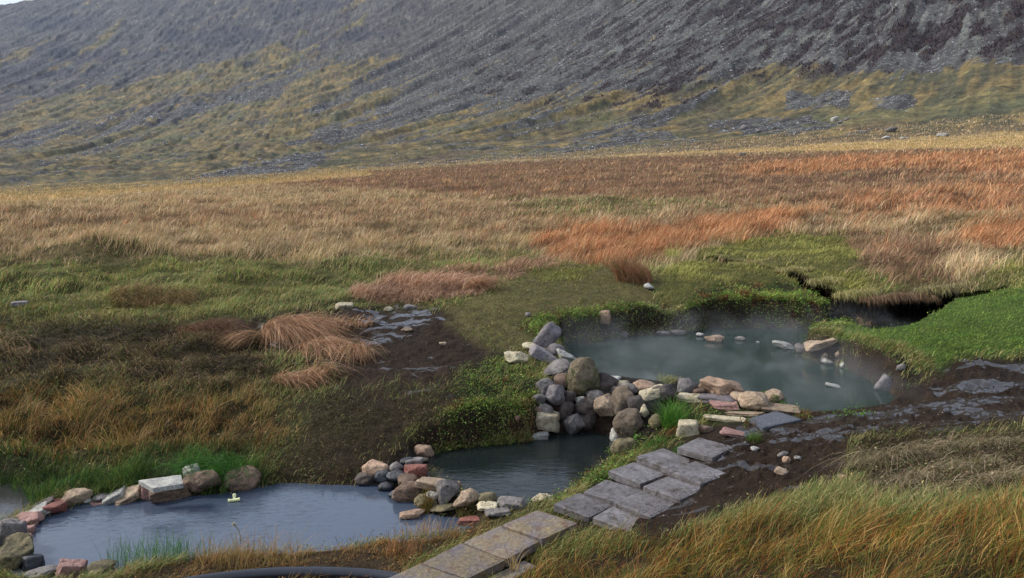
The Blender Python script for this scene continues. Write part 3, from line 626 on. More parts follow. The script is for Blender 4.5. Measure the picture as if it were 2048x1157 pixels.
# ------------------------------------------------------------------ the stones seen in the photograph: pixel centre, width, height, shape, kind, group, label, tilt
GL, GM, GW, GU, GI = 'stones ringing the lower pool', 'stones of the dam between the lower pools', 'stones of the weir under the steaming pool', 'stones lining the near rim of the steaming pool', 'stones in and around the steaming pool'
ST = [
 # lower left corner and far shore of the lower pool
 (30,1134,66,44,'ang','olive',GL,'large speckled olive brown stone at the bottom left corner of the lower pool',-30),
 (68,1136,30,22,'block','wet',GL,'black wet block against the olive stone in the lower left corner',0),
 (90,1153,50,18,'round','grey',GL,'low grey stone at the bottom edge under the black wet block',0),
 (145,1152,42,26,'block','pink',GL,'salmon pink block at the bottom edge of the lower pool',8),
 (200,1150,48,24,'round','olive',GL,'rounded speckled tan stone right of the salmon pink block',0),
 (31,1088,34,54,'block','grey',GL,'tall grey wet block standing at the left end of the lower pool',4),
 (5,1076,26,34,'round','olive',GL,'olive tan boulder cut by the left picture edge, above the tall grey block',0),
 (6,1108,24,40,'ang','dark',GL,'dark brown stone on the left picture edge below the olive tan boulder',-20),
 (52,1047,46,20,'slab','pink',GL,'broad pink slab on the far side of the tall grey block',-8),
 (58,1064,18,12,'block','pink',GL,'pink chip tucked under the front of the broad pink slab',0),
 (55,1079,14,13,'block','pink',GL,'pink chip halfway down the side of the tall grey block',0),
 (52,1096,14,15,'ang','pink',GL,'lowest pink chip beside the foot of the tall grey block',0),
 (70,1031,46,17,'slab','white',GL,'pale grey flat stone between the broad pink slab and the dark slate',-22),
 (86,1017,40,16,'slab','dark',GL,'dark slate with a tan edge left of the red stones',-22),
 (112,1022,34,22,'ang','red',GL,'lower brick red stone left of the yellow tan boulder',-10),
 (115,1010,20,14,'ang','red',GL,'small brick red stone resting on the lower red one',0),
 (17,1052,28,12,'slab','olive',GL,'olive flat stone between the marsh water and the broad pink slab',-18),
 (153,1000,46,25,'round','tan',GL,'yellow tan rounded boulder alone on the far shore near the red stones',0),
 (135,1010,18,12,'round','olive',GL,'small olive stone under the left end of the yellow tan boulder',0),
 (206,997,28,11,'round','violet',GL,'small grey violet stone just right of the yellow tan boulder',0),
 (198,1008,28,8,'slab','pink',GL,'thin pinkish chip at the waterline under the grey violet stone',0),
 (176,1004,12,7,'round','white',GL,'tiny whitish pebble at the foot of the yellow tan boulder',0),
 (230,998,40,17,'slab','white',GL,'pale greenish slab leaning to the right on the far shore',-28),
 (257,997,46,18,'slab','tan',GL,'tan slab leaning over the right end of the pale greenish one',-18),
 (297,988,21,27,'block','pink',GL,'upright pinkish block under the left end of the big grey slab',0),
 (342,985,68,28,'block','brown',GL,'long brown block under the right end of the big grey slab',0),
 (386,954,28,26,'block','white',GL,'pale upright block behind the brown boulder on the far shore',-10),
 (402,970,58,38,'ang','brown',GL,'big brown boulder between the big grey slab and the yellow pipe fitting',0),
 (421,957,22,14,'ang','white',GL,'pale stone behind the right shoulder of the big brown boulder',25),
 (434,967,10,7,'round','white',GL,'small white pebble right of the big brown boulder',0),
 (483,967,58,34,'round','brown',GL,'smooth brown boulder standing alone behind the yellow pipe fitting',-8),
 (516,963,8,8,'round','white',GL,'white pebble right of the smooth lone brown boulder',0),
 # dam between lower and middle pool
 (749,942,48,25,'ang','orange',GM,'peach coloured stone at the left end of the dam, on the muddy shore',-10),
 (732,962,38,22,'round','dark',GM,'dark wet brown stone below the peach coloured one',0),
 (768,957,32,20,'round','wet',GM,'blue black wet stone right of the dark brown one on the dam',0),
 (790,938,27,18,'ang','grey',GM,'grey tan stone between the peach stone and the brick red stone',-15),
 (793,956,34,20,'round','wet',GM,'dark wet stone under the grey tan stone on the dam',0),
 (773,978,30,19,'round','wet',GM,'round black wet stone at the outflow into the lower pool',0),
 (791,992,28,16,'round','wet',GM,'lowest wet stone left of the split pink boulder',0),
 (847,909,38,24,'round','orange',GM,'orange tan boulder at the far end of the dam by the middle pool',5),
 (842,921,28,9,'slab','dark',GM,'dark base stone under the orange tan boulder',0),
 (815,925,28,14,'round','wet',GM,'dark stone left of the orange tan boulder at the dam end',0),
 (829,928,34,17,'slab','grey',GM,'pale grey slab between the orange tan boulder and the brick red stone',-10),
 (834,947,42,24,'block','red',GM,'large brick red stone in the middle of the dam',0),
 (828,936,16,10,'block','pink',GM,'flat pinkish red chip on top of the large brick red stone',0),
 (815,965,36,22,'round','brown',GM,'rounded brown stone just below the brick red stone',0),
 (816,993,50,44,'ang','brown',GM,'tall split boulder with a pinkish face at the lower pool end of the dam',0),
 (838,982,28,14,'ang','white',GM,'pale top piece on the right shoulder of the tall split boulder',15),
 (868,972,68,24,'slab','tan',GM,'long tan slab leaning across the dam',12),
 (896,987,42,36,'ang','grey',GM,'upright grey angular stone at the right end of the long tan slab',-15),
 (917,976,14,17,'ang','tan',GM,'small ochre chip on the far side of the upright grey stone',0),
 (864,996,24,16,'round','white',GM,'whitish stone between the split boulder and the upright grey stone',0),
 (853,1006,44,24,'round','olive',GM,'dark olive rounded stone in front of the whitish one',0),
 (823,1030,46,16,'ang','orange',GM,'low peach topped stone lying in the lower pool beside a grass tuft',0),
 (889,1018,52,17,'round','olive',GM,'low olive tan stone at the foot of the dam near the trickle',-8),
 (938,1001,46,30,'ang','tan',GM,'yellowish hollowed stone at the near corner of the middle pool',0),
 (976,1001,38,22,'round','olive',GM,'rounded olive tan stone beside the hollowed yellowish one',0),
 (975,1015,36,13,'slab','cream',GM,'pale low stone in front of the rounded olive tan one',5),
 (1023,1011,50,20,'slab','grey',GM,'flat gravelly grey stone on the near shore of the middle pool',5),
 (1087,1002,42,24,'ang','cream',GM,'ochre cream pitted stone at the near tip of the middle pool beside the path',0),
 (942,1044,48,18,'block','red',GM,'dark red block on the shore left of the raised walkway',0),
 (996,1026,46,14,'slab','grey',GM,'flat olive grey stone above the dark red block',0),
 # weir
 (1170,766,62,72,'round','moss',GW,'biggest mossy boulder on the crest of the weir',0),
 (1091,687,30,46,'slab','violet',GW,'violet grey slab leaning at the left corner of the steaming pool',40),
 (1112,706,30,20,'ang','violet',GW,'violet grey broken end of the slab at the left corner of the steaming pool',20),
 (1130,717,34,17,'ang','white',GW,'bluish white pointed stone dipping into the left corner of the steaming pool',15),
 (1062,697,30,13,'round','cream',GW,'cream topped stone farthest up the left side of the weir',10),
 (1085,712,54,22,'slab','violet',GW,'long pinkish grey slab sloping down below the cream topped stone',32),
 (1030,718,46,22,'ang','cream',GW,'jagged cream stone set in the grass at the far left of the weir',12),
 (1116,744,62,26,'ang','grey',GW,'pale ridge-backed stone left of the biggest mossy boulder',-14),
 (1127,768,30,22,'round','brown',GW,'pinkish brown stone under the pale ridge-backed stone',0),
 (1092,781,32,26,'ang','grey',GW,'tan grey wedge stone at the left side of the weir face',-15),
 (1112,798,32,34,'round','violet',GW,'smooth slate violet stone in the left part of the weir face',-25),
 (1081,801,22,18,'ang','grey',GW,'small grey stone on the grass edge left of the smooth violet one',0),
 (1137,800,22,22,'ang','dark',GW,'dark brown stone right of the smooth violet one in the weir',0),
 (1164,804,20,13,'ang','white',GW,'pale flat stone just under the biggest mossy boulder',10),
 (1092,826,24,20,'ang','grey',GW,'dull grey stone on top of the cracked cream block',0),
 (1127,831,28,28,'ang','dark',GW,'dark brown pointed stone up and right of the cracked cream block',0),
 (1166,822,46,34,'ang','dark',GW,'large black angular stone in the centre of the weir face',-20),
 (1094,850,38,35,'block','cream',GW,'cracked cream block at the left foot of the weir',0),
 (1145,856,40,31,'ang','grey',GW,'grey brown stone at the waterline right of the cracked cream block',0),
 (1176,849,30,32,'ang','dark',GW,'dark upright stone at the waterline under the large black stone',0),
 (1077,874,30,11,'slab','white',GW,'flat white stone lying at the waterline by the weir foot',0),
 (1215,818,44,38,'ang','tan',GW,'tan topped boulder in the weir right of the spout',-10),
 (1192,799,30,22,'ang','grey',GW,'dark streaky stone on the crest right of the biggest mossy boulder',0),
 (1215,775,34,28,'ang','dark',GW,'dark crest stone with a pale left side',0),
 (1221,759,30,8,'slab','white',GW,'thin white slab lying in the steaming pool behind the crest',0),
 (1243,772,24,13,'round','cream',GW,'small cream stone on the crest beside the thin white slab',0),
 (1253,786,32,24,'ang','grey',GW,'white streaked stone left of the peach topped crest stone',-10),
 (1288,778,40,20,'round','orange',GW,'peach topped rounded stone in the middle of the crest',5),
 (1245,814,38,44,'round','lichen',GW,'tall brown curved stone above the large round lichened boulder',15),
 (1272,818,28,26,'ang','dark',GW,'dark grey stone right of the tall brown curved one',0),
 (1289,829,14,20,'ang','cream',GW,'small cream upright stone in the dark gap of the weir',0),
 (1260,856,56,54,'round','lichen',GW,'large round lichened boulder low in the right of the weir',0),
 (1233,877,20,23,'ang','white',GW,'pale stone at the left foot of the large round lichened boulder',10),
 (1248,900,48,34,'round','olive',GW,'mossy brown stone in the bank below the large lichened boulder',0),
 (1231,784,14,13,'round','grey',GW,'little grey stone in the crest gap between streaked and dark stones',0),
 (1076,824,14,11,'ang','brown',GW,'little brown stone in the grass left of the dull grey one',0),
 (1304,793,40,20,'slab','cream',GU,'pale tilted slab between the peach topped stone and the dark brown boulder',-25),
 (1329,794,38,31,'round','dark',GU,'dark brown boulder amid the pale stones of the near rim',0),
 (1312,848,24,22,'round','olive',GU,'dark olive stone half hidden left of the green grass tuft',0),
 (1372,779,32,25,'ang','grey',GU,'cone shaped grey stone rising at the near rim of the steaming pool',0),
 (1372,772,16,14,'ang','brown',GU,'brown cap piece on the cone shaped grey stone',0),
 (1398,786,22,12,'round','brown',GU,'small pinkish stone right of the cone shaped one',0),
 (1377,797,38,10,'slab','cream',GU,'pale flat stone in front of the cone shaped one',0),
 (1445,784,66,33,'ang','orange',GU,'largest orange tan stone of the near rim, with a squared right end',12),
 (1429,800,54,15,'slab','violet',GU,'flat violet striped slab in front of the largest orange tan stone',0),
 (1449,812,46,12,'slab','pink',GU,'pinkish flat stone in the grass below the violet striped slab',0),
 (1481,799,32,17,'round','tan',GU,'small tan stone tucked behind the smooth tan boulder',0),
 (1507,809,46,28,'round','tan',GU,'smooth tan boulder near the right end of the rim stones',0),
 (1543,801,38,24,'round','tan',GU,'rounded tan stone with green moss at its foot, last toward the open water',0),
 (1562,820,54,14,'slab','tan',GU,'low tan stone at the back of the dark gravelly slab',5),
 (1487,829,58,9,'slab','tan',GU,'thin tan stone line in the grass left of the dark gravelly slab',-3),
 (1450,839,70,9,'slab','cream',GU,'long thin whitish stone in the grass farther down from the pool',2),
 (1375,863,36,24,'block','cream',GU,'cream knobbly block at the head of the stepped path',0),
 (1409,861,24,11,'round','brown',GU,'low brown stone right of the cream knobbly block',0),
 (1468,868,40,10,'slab','pink',GU,'flat pinkish stone in the mud right above the highest slab',8),
 (1508,899,16,8,'ang','white','stones in the mud beside the path','small whitish stone in the mud right of the highest slab',0),
 (1573,922,14,12,'round','orange','stones in the mud beside the path','egg shaped peach stone in the churned mud',0),
 (1566,910,20,10,'ang','grey','stones in the mud beside the path','grey stone just behind the egg shaped peach one',-15),
 (1596,918,14,8,'ang','grey','stones in the mud beside the path','small grey chip right of the egg shaped peach stone',0),
 (1562,946,24,11,'slab','tan','stones in the mud beside the path','flat pale peach stone at the lower edge of the churned mud',15),
 (1686,958,18,12,'round','orange','stones in the mud beside the path','oval peach stone at the foot of the bleached grass bank',10),
 # steaming pool
 (1429,680,36,14,'round','orange',GI,'bright orange rounded stone standing in the steaming pool',0),
 (1400,671,15,7,'ang','white',GI,'small white stone in the water left of the bright orange one',0),
 (1481,679,19,8,'ang','grey',GI,'grey stone breaking the water right of the bright orange one',0),
 (1516,685,6,3,'round','white',GI,'tiny white chip in the water farthest right of the grey one',0),
 (1568,693,42,13,'round','white',GI,'long white stone at the tip of the right hand bank',14),
 (1604,701,26,17,'round','grey',GI,'wet grey stone joining the long white stone to the bank',10),
 (1640,689,56,14,'slab','tan',GI,'long tan stone forming the edge of the right hand bank',-22),
 (1655,725,24,10,'ang','white',GI,'white triangular stone at the waterline of the right bank',10),
 (1675,712,10,12,'ang','tan',GI,'small tan stone stuck in the dark bank face',0),
 (1650,714,12,10,'ang','tan',GI,'little tan stone above the white triangular one',0),
 (1684,733,10,11,'ang','white',GI,'small pale sliver right of the white triangular stone',20),
 (1666,772,28,6,'slab','white',GI,'pale sliver surfacing in the open water of the steaming pool',10),
 (1768,774,30,24,'slab','violet',GI,'bluish slab leaning on the dark bank at the right end of the pool',-45),
 (1803,737,15,12,'ang','grey',GI,'grey stone set high in the dark bank face',0),
 (1209,640,22,26,'block','orange',GI,'upright pinkish stone on the grassy bank behind the pool',0),
 (1249,672,16,12,'round','grey',GI,'rounded grey tan stone at the far waterline below the upright one',0),
 (1296,575,20,12,'ang','white',GI,'whitish stone lying on the trodden turf hump',0),
 (1056,631,12,8,'round','grey',GI,'small grey stone at the grass edge of the muddy path',0),
 (1328,668,26,11,'ang','grey',GI,'left grey stone at the mouth of the little gully',0),
 (1356,667,30,12,'ang','grey',GI,'right grey stone at the mouth of the little gully',0),
 (1361,656,5,4,'round','white',GI,'tiny white pebble above the gully mouth stones',0),
 # mud and meadow
 (689,614,34,11,'slab','cream','stones around the upper mud','flat cream stone at the far edge of the mud',0),
 (709,581,20,9,'ang','grey','stones around the upper mud','grey stone in the tawny grass behind the flat cream one',0),
 (777,620,18,9,'round','cream','stones around the upper mud','small cream stone standing in the wet mud',0),
 (820,617,26,12,'round','grey','stones around the upper mud','rounded grey stone right of the small cream one in the mud',0),
 (814,660,22,7,'round','tan','stones around the upper mud','tan topped clod stone beside the puddle',0),
 (886,688,14,5,'slab','tan','stones around the upper mud','thin pale stone on bare soil right of the puddle',0),
 (40,609,26,8,'slab','violet','stones around the upper mud','bluish stone in the turf near the left picture edge',0),
 (1034,838,9,11,'ang','pink','stones around the upper mud','small pink stone in the herbs left of the weir',0),
 # foot of the hill
 (1490,257,16,10,'ang','grey','boulders at the foot of the hill','grey boulder at the left end of the hill foot boulders',0),
 (1518,264,11,9,'ang','grey','boulders at the foot of the hill','smaller grey boulder just right of the leftmost one',0),
 (1549,258,10,6,'ang','grey','boulders at the foot of the hill','flat grey boulder third from the left on the hill foot',0),
 (1670,240,13,9,'ang','white','boulders at the foot of the hill','pale boulder highest of the hill foot cluster, on its left',0),
 (1693,240,9,6,'ang','grey','boulders at the foot of the hill','small boulder right of the pale high one',0),
 (1681,246,9,6,'ang','grey','boulders at the foot of the hill','small boulder just below the pale high one',0),
 (1780,262,18,8,'ang','grey','boulders at the foot of the hill','broad grey boulder above the row of three at the slope foot',0),
 (1773,277,14,7,'ang','white','boulders at the foot of the hill','left boulder of the row of three at the slope foot',0),
 (1808,278,14,5,'slab','white','boulders at the foot of the hill','middle flat boulder of the row of three at the slope foot',0),
 (1885,271,18,6,'slab','white','boulders at the foot of the hill','right boulder of the row of three at the slope foot',0),
 (1485,310,12,5,'slab','grey','boulders at the foot of the hill','flat grey boulder on the gold grass strip',0),
]
SX = []
for r_ in ST:
    if r_[1] > 540:
        b_ = hit(r_[0], min(r_[1]+.28*r_[3], 1156) if r_[1] < 1130 else r_[1])[0]; s_ = float(np.linalg.norm(b_-np.array([0, 0, CAM_Z])))/F; SX.append((b_[0], b_[1], .5*r_[2]*s_))
def on_stone(x, y):      # grass is pressed away where a stone lies and just before it
    m = np.zeros(len(x), bool)
    for cx_, cy_, rs_ in SX:
        n_ = (np.abs(x-cx_) < rs_*2.2) & (np.abs(y-cy_) < rs_*2.2)
        if n_.any():
            d_ = np.hypot(cx_, cy_); ux, uy = cx_/d_, cy_/d_; a_ = (x[n_]-cx_)*ux+(y[n_]-cy_)*uy; b2 = -(x[n_]-cx_)*uy+(y[n_]-cy_)*ux
            m[n_] |= (np.hypot((a_+rs_*.35)/1.25, b2) < rs_*1.02)
    return m
# ------------------------------------------------------------------ grasses
def ribbon(name, base, hgt, wid, ldir, lean, cols, droop=None, segs=2, side=None, tip=1.15, parent=None, mat=None):
    """bent grass blades as one mesh: each blade a tapering strip of segs quads and a tip"""
    n = len(base); sd_ = RNG.uniform(0, 2*np.pi, n) if side is None else side
    sx = np.cos(sd_)*wid*.5; sy = np.sin(sd_)*wid*.5; V = []; Cc = []
    droop = np.zeros(n) if droop is None else droop
    for k in range(segs+1):
        t = k/(segs+.0) if k == segs else k/segs
        up = hgt*(t*(1-.35*lean*t)-droop*t*t*t); out = hgt*lean*(t**1.7)
        c = base+np.stack([np.cos(ldir)*out, np.sin(ldir)*out, up], 1)
        wv = 1-.55*t
        sh = .62+.5*t if tip else 1
        if k < segs:
            V += [c-np.stack([sx*wv, sy*wv, 0*sx], 1), c+np.stack([sx*wv, sy*wv, 0*sx], 1)]; Cc += [cols, cols]
        else: V += [c]; Cc += [cols*tip]
    m = 2*segs+1; Vv = np.stack(V, 1).reshape(-1, 3); Ca = np.stack(Cc, 1).reshape(-1, 3)
    b = np.arange(n)*m; q = [np.stack([b+2*k, b+2*k+1, b+2*k+3, b+2*k+2], 1) for k in range(segs-1)]
    tri = np.stack([b+2*segs-2, b+2*segs-1, b+2*segs], 1)
    return mesh_np(name, Vv, [np.concatenate(q)] * (segs > 1)+[tri], mat or M_BLADE, {'col': np.clip(Ca, 0, 1)}, smooth=False, parent=parent)
def leaves(name, pos, size, cols, parent=None, upward=.5):
    n = len(pos); a = RNG.normal(size=(n, 3)); a[:, 2] = np.abs(a[:, 2])+upward; a /= np.linalg.norm(a, axis=1)[:, None]
    b = RNG.normal(size=(n, 3)); u = np.cross(a, b); u /= np.linalg.norm(u, axis=1)[:, None]; v = np.cross(a, u)
    s = size[:, None]; V = np.stack([pos-u*s, pos+v*s*.45, pos+u*s, pos-v*s*.45], 1).reshape(-1, 3)
    k = np.arange(n)*4; return mesh_np(name, V, [np.stack([k, k+1, k+2, k+3], 1)], M_BLADE, {'col': np.repeat(cols, 4, 0)}, smooth=False, parent=parent)

SLABS = []   # filled below; corner quads in world xy kept free of grass
def quad(px4, z): p = np.array(px4, float); x, y = onz(p[:, 0], p[:, 1], z); return np.stack([x, y], 1)
def slab_z(px4, lift):
    c = np.mean(px4, 0); z = .3
    for _ in range(6): x, y = onz(c[0], c[1], z); q = quad(px4, z); z = float(np.mean(H(q[:, 0]*.8+x*.2, q[:, 1]*.8+y*.2)))+lift
    return z
SL = [ # corners back-left, back-right, front-right, front-left; lift; thickness; mud share; material key; label
 ([(1400,876),(1458,891),(1430,915),(1356,894)], .035, .06, .25, 'p', 'wet grey paving slab highest on the stepped path, alone below the cream block'),
 ([(1328,895),(1386,920),(1346,938),(1272,915)], .045, .07, .1, 'p', 'left slab of the second step row, with an ochre stained far corner'),
 ([(1382,924),(1438,948),(1414,964),(1350,940)], .035, .07, .35, 'p', 'right slab of the second step row, sinking into mud'),
 ([(1264,926),(1322,949),(1290,964),(1223,940)], .045, .07, .1, 'p', 'step slab with an ochre ring stain at its far left corner'),
 ([(1326,956),(1395,979),(1373,995),(1299,969)], .035, .06, .3, 'p', 'wet shiny step slab lying in mud right of the ring-stained one'),
 ([(1214,962),(1278,981),(1246,1004),(1167,981)], .035, .06, .2, 'p', 'left slab of the row just below the ring-stained slab'),
 ([(1280,989),(1337,1010),(1302,1024),(1250,1003)], .03, .06, .45, 'p', 'mud-spattered pale slab right end of the fourth row'),
 ([(1160,987),(1229,1011),(1173,1029),(1111,1007)], .04, .06, .1, 'p', 'square grey slab just above the raised walkway, beside the ochre pitted stone'),
 ([(1238,1010),(1312,1036),(1258,1056),(1192,1036)], .012, .05, .6, 'p', 'half-buried muddy slab between the walkway end and the long grass'),
 ([(1075,1019),(1155,1045),(1084,1078),(1002,1050)], .12, .07, .0, 'w', 'topmost slab of the raised walkway, clean violet grey with ochre edge'),
 ([(1001,1050),(1083,1079),(1012,1118),(926,1084)], .13, .07, .0, 'w', 'second walkway slab, brown with rusty red patches'),
 ([(924,1085),(1010,1119),(934,1156),(842,1126)], .13, .07, .0, 'w', 'third walkway slab, ochre edged and dotted with pale lichen'),
 ([(840,1127),(932,1158),(850,1200),(752,1166)], .13, .07, .0, 'w', 'nearest walkway slab, running out at the bottom of the picture'),
 ([(1048,1120),(1074,1132),(1000,1170),(970,1158)], .03, .06, .2, 'w', 'low pale kerb slab below the right side of the walkway, behind grass'),
 ([(1552,822),(1603,837),(1526,855),(1497,838)], .035, .05, .0, 'g', 'dark gravelly paving slab on the near corner of the steaming pool'),
]
for k_, it in enumerate(SL):
    c_ = np.mean(it[0], 0); g_ = 1.0 if it[4] == 'w' else 1.03
    it = (it[0],)+it[1:]; it[0][:] = [tuple(c_+(np.array(q)-c_)*g_) for q in it[0]]
    z = slab_z(it[0], it[1]+(.015 if it[4] == 'p' else 0)); q = quad(it[0], z)
    if it[4] == 'p':          # cast squares: true right angles, about 45 cm
        c_ = q.mean(0); u_ = ((q[1]-q[0])+(q[2]-q[3]))/2; lu = max(np.linalg.norm(u_), .42); u_ = u_/np.linalg.norm(u_); v_ = np.array([u_[1], -u_[0]])
        lv = max(np.linalg.norm(((q[3]-q[0])+(q[2]-q[1]))/2), .40); q = np.array([c_-u_*lu/2-v_*lv/2, c_+u_*lu/2-v_*lv/2, c_+u_*lu/2+v_*lv/2, c_-u_*lu/2+v_*lv/2])
    SLABS.append((q, z))
def on_slab(x, y, g=.01):
    m = np.zeros(len(x), bool)
    for q, z in SLABS: m |= sdf(x, y, q) < g
    return m

def scatter(N, rmin, rmax, azm):
    a = RNG.uniform(-azm, azm, N); r = np.exp(RNG.uniform(math.log(rmin), math.log(rmax), N)); return r*np.sin(a), r*np.cos(a), r
def pick(x, y, thr=None):
    Wt = cover(x, y); cs = np.cumsum(Wt, 1); u = RNG.uniform(0, 1, len(x))*cs[:, -1]; return (cs < u[:, None]).sum(1).clip(0, len(CN)-1)
GNAME = {'tan': ('meadow_grass', 'dry tan grass of the open meadow behind the pools'), 'heath': ('heath_grass', 'purple brown heathy grass across the far flat'),
 'russet': ('russet_grass', 'rusty orange grass bands behind the steaming pool and on the right'), 'tawny': ('tawny_grass', 'tawny flattened grass along the far edge of the mud'),
 'olive': ('olive_turf', 'olive green uneven turf in the middle distance on the left'), 'yellowgreen': ('yellow_green_turf', 'short yellow green turf above the dark hollow'),
 'dark': ('rank_grass', 'dark drooping grass on the bank at the left'), 'golden': ('golden_sedge', 'golden brown sedge above the lower pool'),
 'lush': ('lush_grass', 'lush green grass along the far shore of the lower pool'), 'turf': ('cropped_turf', 'bright cropped turf on the mound right of the steaming pool'),
 'path': ('trodden_turf', 'thin trodden turf on the hump beyond the steaming pool'), 'herb': ('bank_herbs', 'leafy green herbs over the pool banks'),
 'wetrock_shade': ('weir_sprigs', 'stray green sprigs in the joints of the weir and dark bank'), 'mud': ('mud_sprigs', 'stray sprigs growing in the mud'), 'mudgrass': ('thin_muddy_grass', 'thin trampled grass on the mud between the pools and on the right'),
 'bankgrass': ('shore_grass', 'sparse straw coloured grass on the near shore of the lower pool'), 'fg': ('foreground_sedge', 'tall orange and green sedge in the right foreground'),
 'fgdead': ('bleached_grass', 'bleached drooping grass on the bank right of the path'), 'gold': ('pale_gold_grass', 'pale gold grass strip along the foot of the hill')}
NB = 1450000
bx, by, br = scatter(NB, 2.5, 210, R(42))

def along(P, n, dmax, seg=None):     # extra sample points on the bank just outside a pool
    Q = np.vstack([P, P[:1]]); L = np.hypot(*np.diff(Q, axis=0).T); cs = np.cumsum(L)/L.sum(); u = RNG.uniform(0, 1, n); i = np.searchsorted(cs, u).clip(0, len(P)-1)
    t = RNG.uniform(0, 1, n)[:, None]; p = Q[i]*(1-t)+Q[i+1]*t; e = (Q[i+1]-Q[i])/L[i][:, None]
    a = 1 if np.sum(P[:, 0]*np.roll(P[:, 1], -1)-np.roll(P[:, 0], -1)*P[:, 1]) > 0 else -1
    d = RNG.uniform(.0, dmax, n); return p[:, 0]+a*e[:, 1]*d, p[:, 1]-a*e[:, 0]*d
EX = [along(UP, 90000, .42), along(MP, 40000, .4), along(LP, 14000, .25)]
bx = np.concatenate([bx]+[e[0] for e in EX]); by = np.concatenate([by]+[e[1] for e in EX]); br = np.hypot(bx, by); NB = len(bx)
ci = pick(bx, by)
dens = np.array([CL[k][4] for k in CN])
clump = fbm(bx/.28, by/.28, 3, 201)*(br < 20)+fbm(bx/1.3, by/1.3, 2, 205)*.7
keep = RNG.uniform(0, 1, NB) < dens[ci]*np.clip(.95+1.0*clump, .15, 1.4)
pm, _ = inpool(bx, by, -.005); keep &= ~pm
nearm = br < 18; os_ = np.zeros(NB, bool); os_[nearm] = on_slab(bx[nearm], by[nearm]) | (on_stone(bx[nearm], by[nearm]) & (RNG.uniform(0, 1, nearm.sum()) < .93)); keep &= ~os_
dm = sdf(bx, by, DITCH) < -.1; keep &= ~dm
keep &= ~((br > 110) & (ci != CI['gold']) & (RNG.uniform(0, 1, NB) > .5))
bx, by, br, ci = bx[keep], by[keep], br[keep], ci[keep]; bz = H(bx, by); ox, oy = lipshift(bx, by, bz); bx += ox; by += oy
bpos = np.stack([bx, by, bz-.01], 1)
steepb = H(bx, by-.12)-bz                      # drop toward the viewer
for c, nm in enumerate(CN):
    m = ci == c
    if not m.any(): continue
    P = bpos[m]; r = br[m]; n = len(P); gc_, pal, h0, wd, dn, ln, lf = CL[nm]
    pal = s2l(np.array(pal, float)); pn = fbm(P[:, 0]/.7, P[:, 1]/.5, 3, 211)*(1.0 if nm in ('fg', 'fgdead') else 2.2)+RNG.normal(0, 2.2 if nm in ('fg', 'fgdead') else 1.0, n)+len(pal)/2
    k = np.clip(pn, 0, len(pal)-1).astype(int); cc = pal[k]*RNG.uniform(.72, 1.28, (n, 1))
    h = h0*RNG.uniform(.45, 1.15, n)*(1+.5*fbm(P[:, 0]/1.1, P[:, 1]/.8, 2, 215)); h *= 1+.25*sstep(20, 60, r)
    wi = np.maximum(.0042 if nm in ('fg', 'fgdead') else .0055, .00085*r)*wd*RNG.uniform(.7, 1.3, n)
    tu = fbm(P[:, 0]/1.5, P[:, 1]/1.2, 3, 251); tm = sstep(9, 14, r)*(nm not in ('turf', 'path')); cc = cc*np.clip(1+1.0*tu*tm, .5, 1.6)[:, None]; h = h*np.clip(1+1.5*tu*tm, .4, 1.9)
    wind = fbm(P[:, 0]/2.5, P[:, 1]/2.5, 2, 221)*1.6
    fgk = nm in ('fg', 'fgdead', 'golden', 'dark', 'bankgrass', 'lush')
    if fgk:
        wind = fbm(P[:, 0]/.45, P[:, 1]/.45, 3, 231)*3.6-.5; cl = fbm(P[:, 0]/.33, P[:, 1]/.33, 3, 235); h *= np.clip(.85+1.5*cl, .25, 1.5)
        cc = cc*np.clip(1+.7*fbm(P[:, 0]/.5, P[:, 1]/.5, 2, 239)[:, None], .55, 1.4)
    ld = wind+RNG.normal(0, .75 if nm != 'dark' else .6, n)-(.35 if nm in ('dark', 'fgdead', 'tawny') else .1)
    if nm in ('dark', 'fgdead'): ld = ld*.8-.9
    le = np.clip(ln*RNG.uniform(.5, 1.5, n), 0, 1.5)
    dr = np.where(np.full(n, nm in ('dark', 'fgdead', 'tawny')), RNG.uniform(.0, .5, n), 0)
    edge = steepb[m] < -.10; ld = np.where(edge, -np.pi/2+RNG.normal(0, .5, n), ld); le = np.where(edge, .7, le); dr = np.where(edge, .9, dr); h = np.where(edge, h*.42, h)
    if nm == 'mudgrass' or nm == 'path' or nm == 'turf': h *= RNG.uniform(.6, 1.6, n)
    if nm == 'herb':
        bq = fbm(P[:, 0]/.35, P[:, 1]/.35, 3, 245); cc = np.where((bq > .28)[:, None], s2l((112,80,46))*RNG.uniform(.6, 1.2, (n, 1)), cc*np.clip(1+1.1*bq[:, None], .5, 1.7)); h *= np.clip(1+1.6*bq, .4, 1.9)
    isl = RNG.uniform(0, 1, n) < lf
    b = ~isl; wn, lb = GNAME[nm]
    o = None
    if b.any():
        o = ribbon(wn, P[b], h[b], wi[b], ld[b], le[b], cc[b], dr[b], segs=3 if nm in ('fg', 'fgdead') else 2)
        tag(o, lb, 'grass', kind='stuff')
    if isl.any():
        Q = np.repeat(P[isl], 2, 0); q = len(Q); Q = Q+np.stack([RNG.normal(0, .05, q), RNG.normal(0, .05, q), RNG.uniform(.01, .09, q)], 1)
        lc = np.repeat(cc[isl], 2, 0)*RNG.uniform(.8, 1.25, (q, 1)); rr = np.repeat(r[isl], 2)
        leaves('leaf', Q, np.maximum(.009, .00095*rr)*RNG.uniform(.6, 2.0, q), lc, parent=o)['kind'] = 'stuff'
print('blades', len(bx))
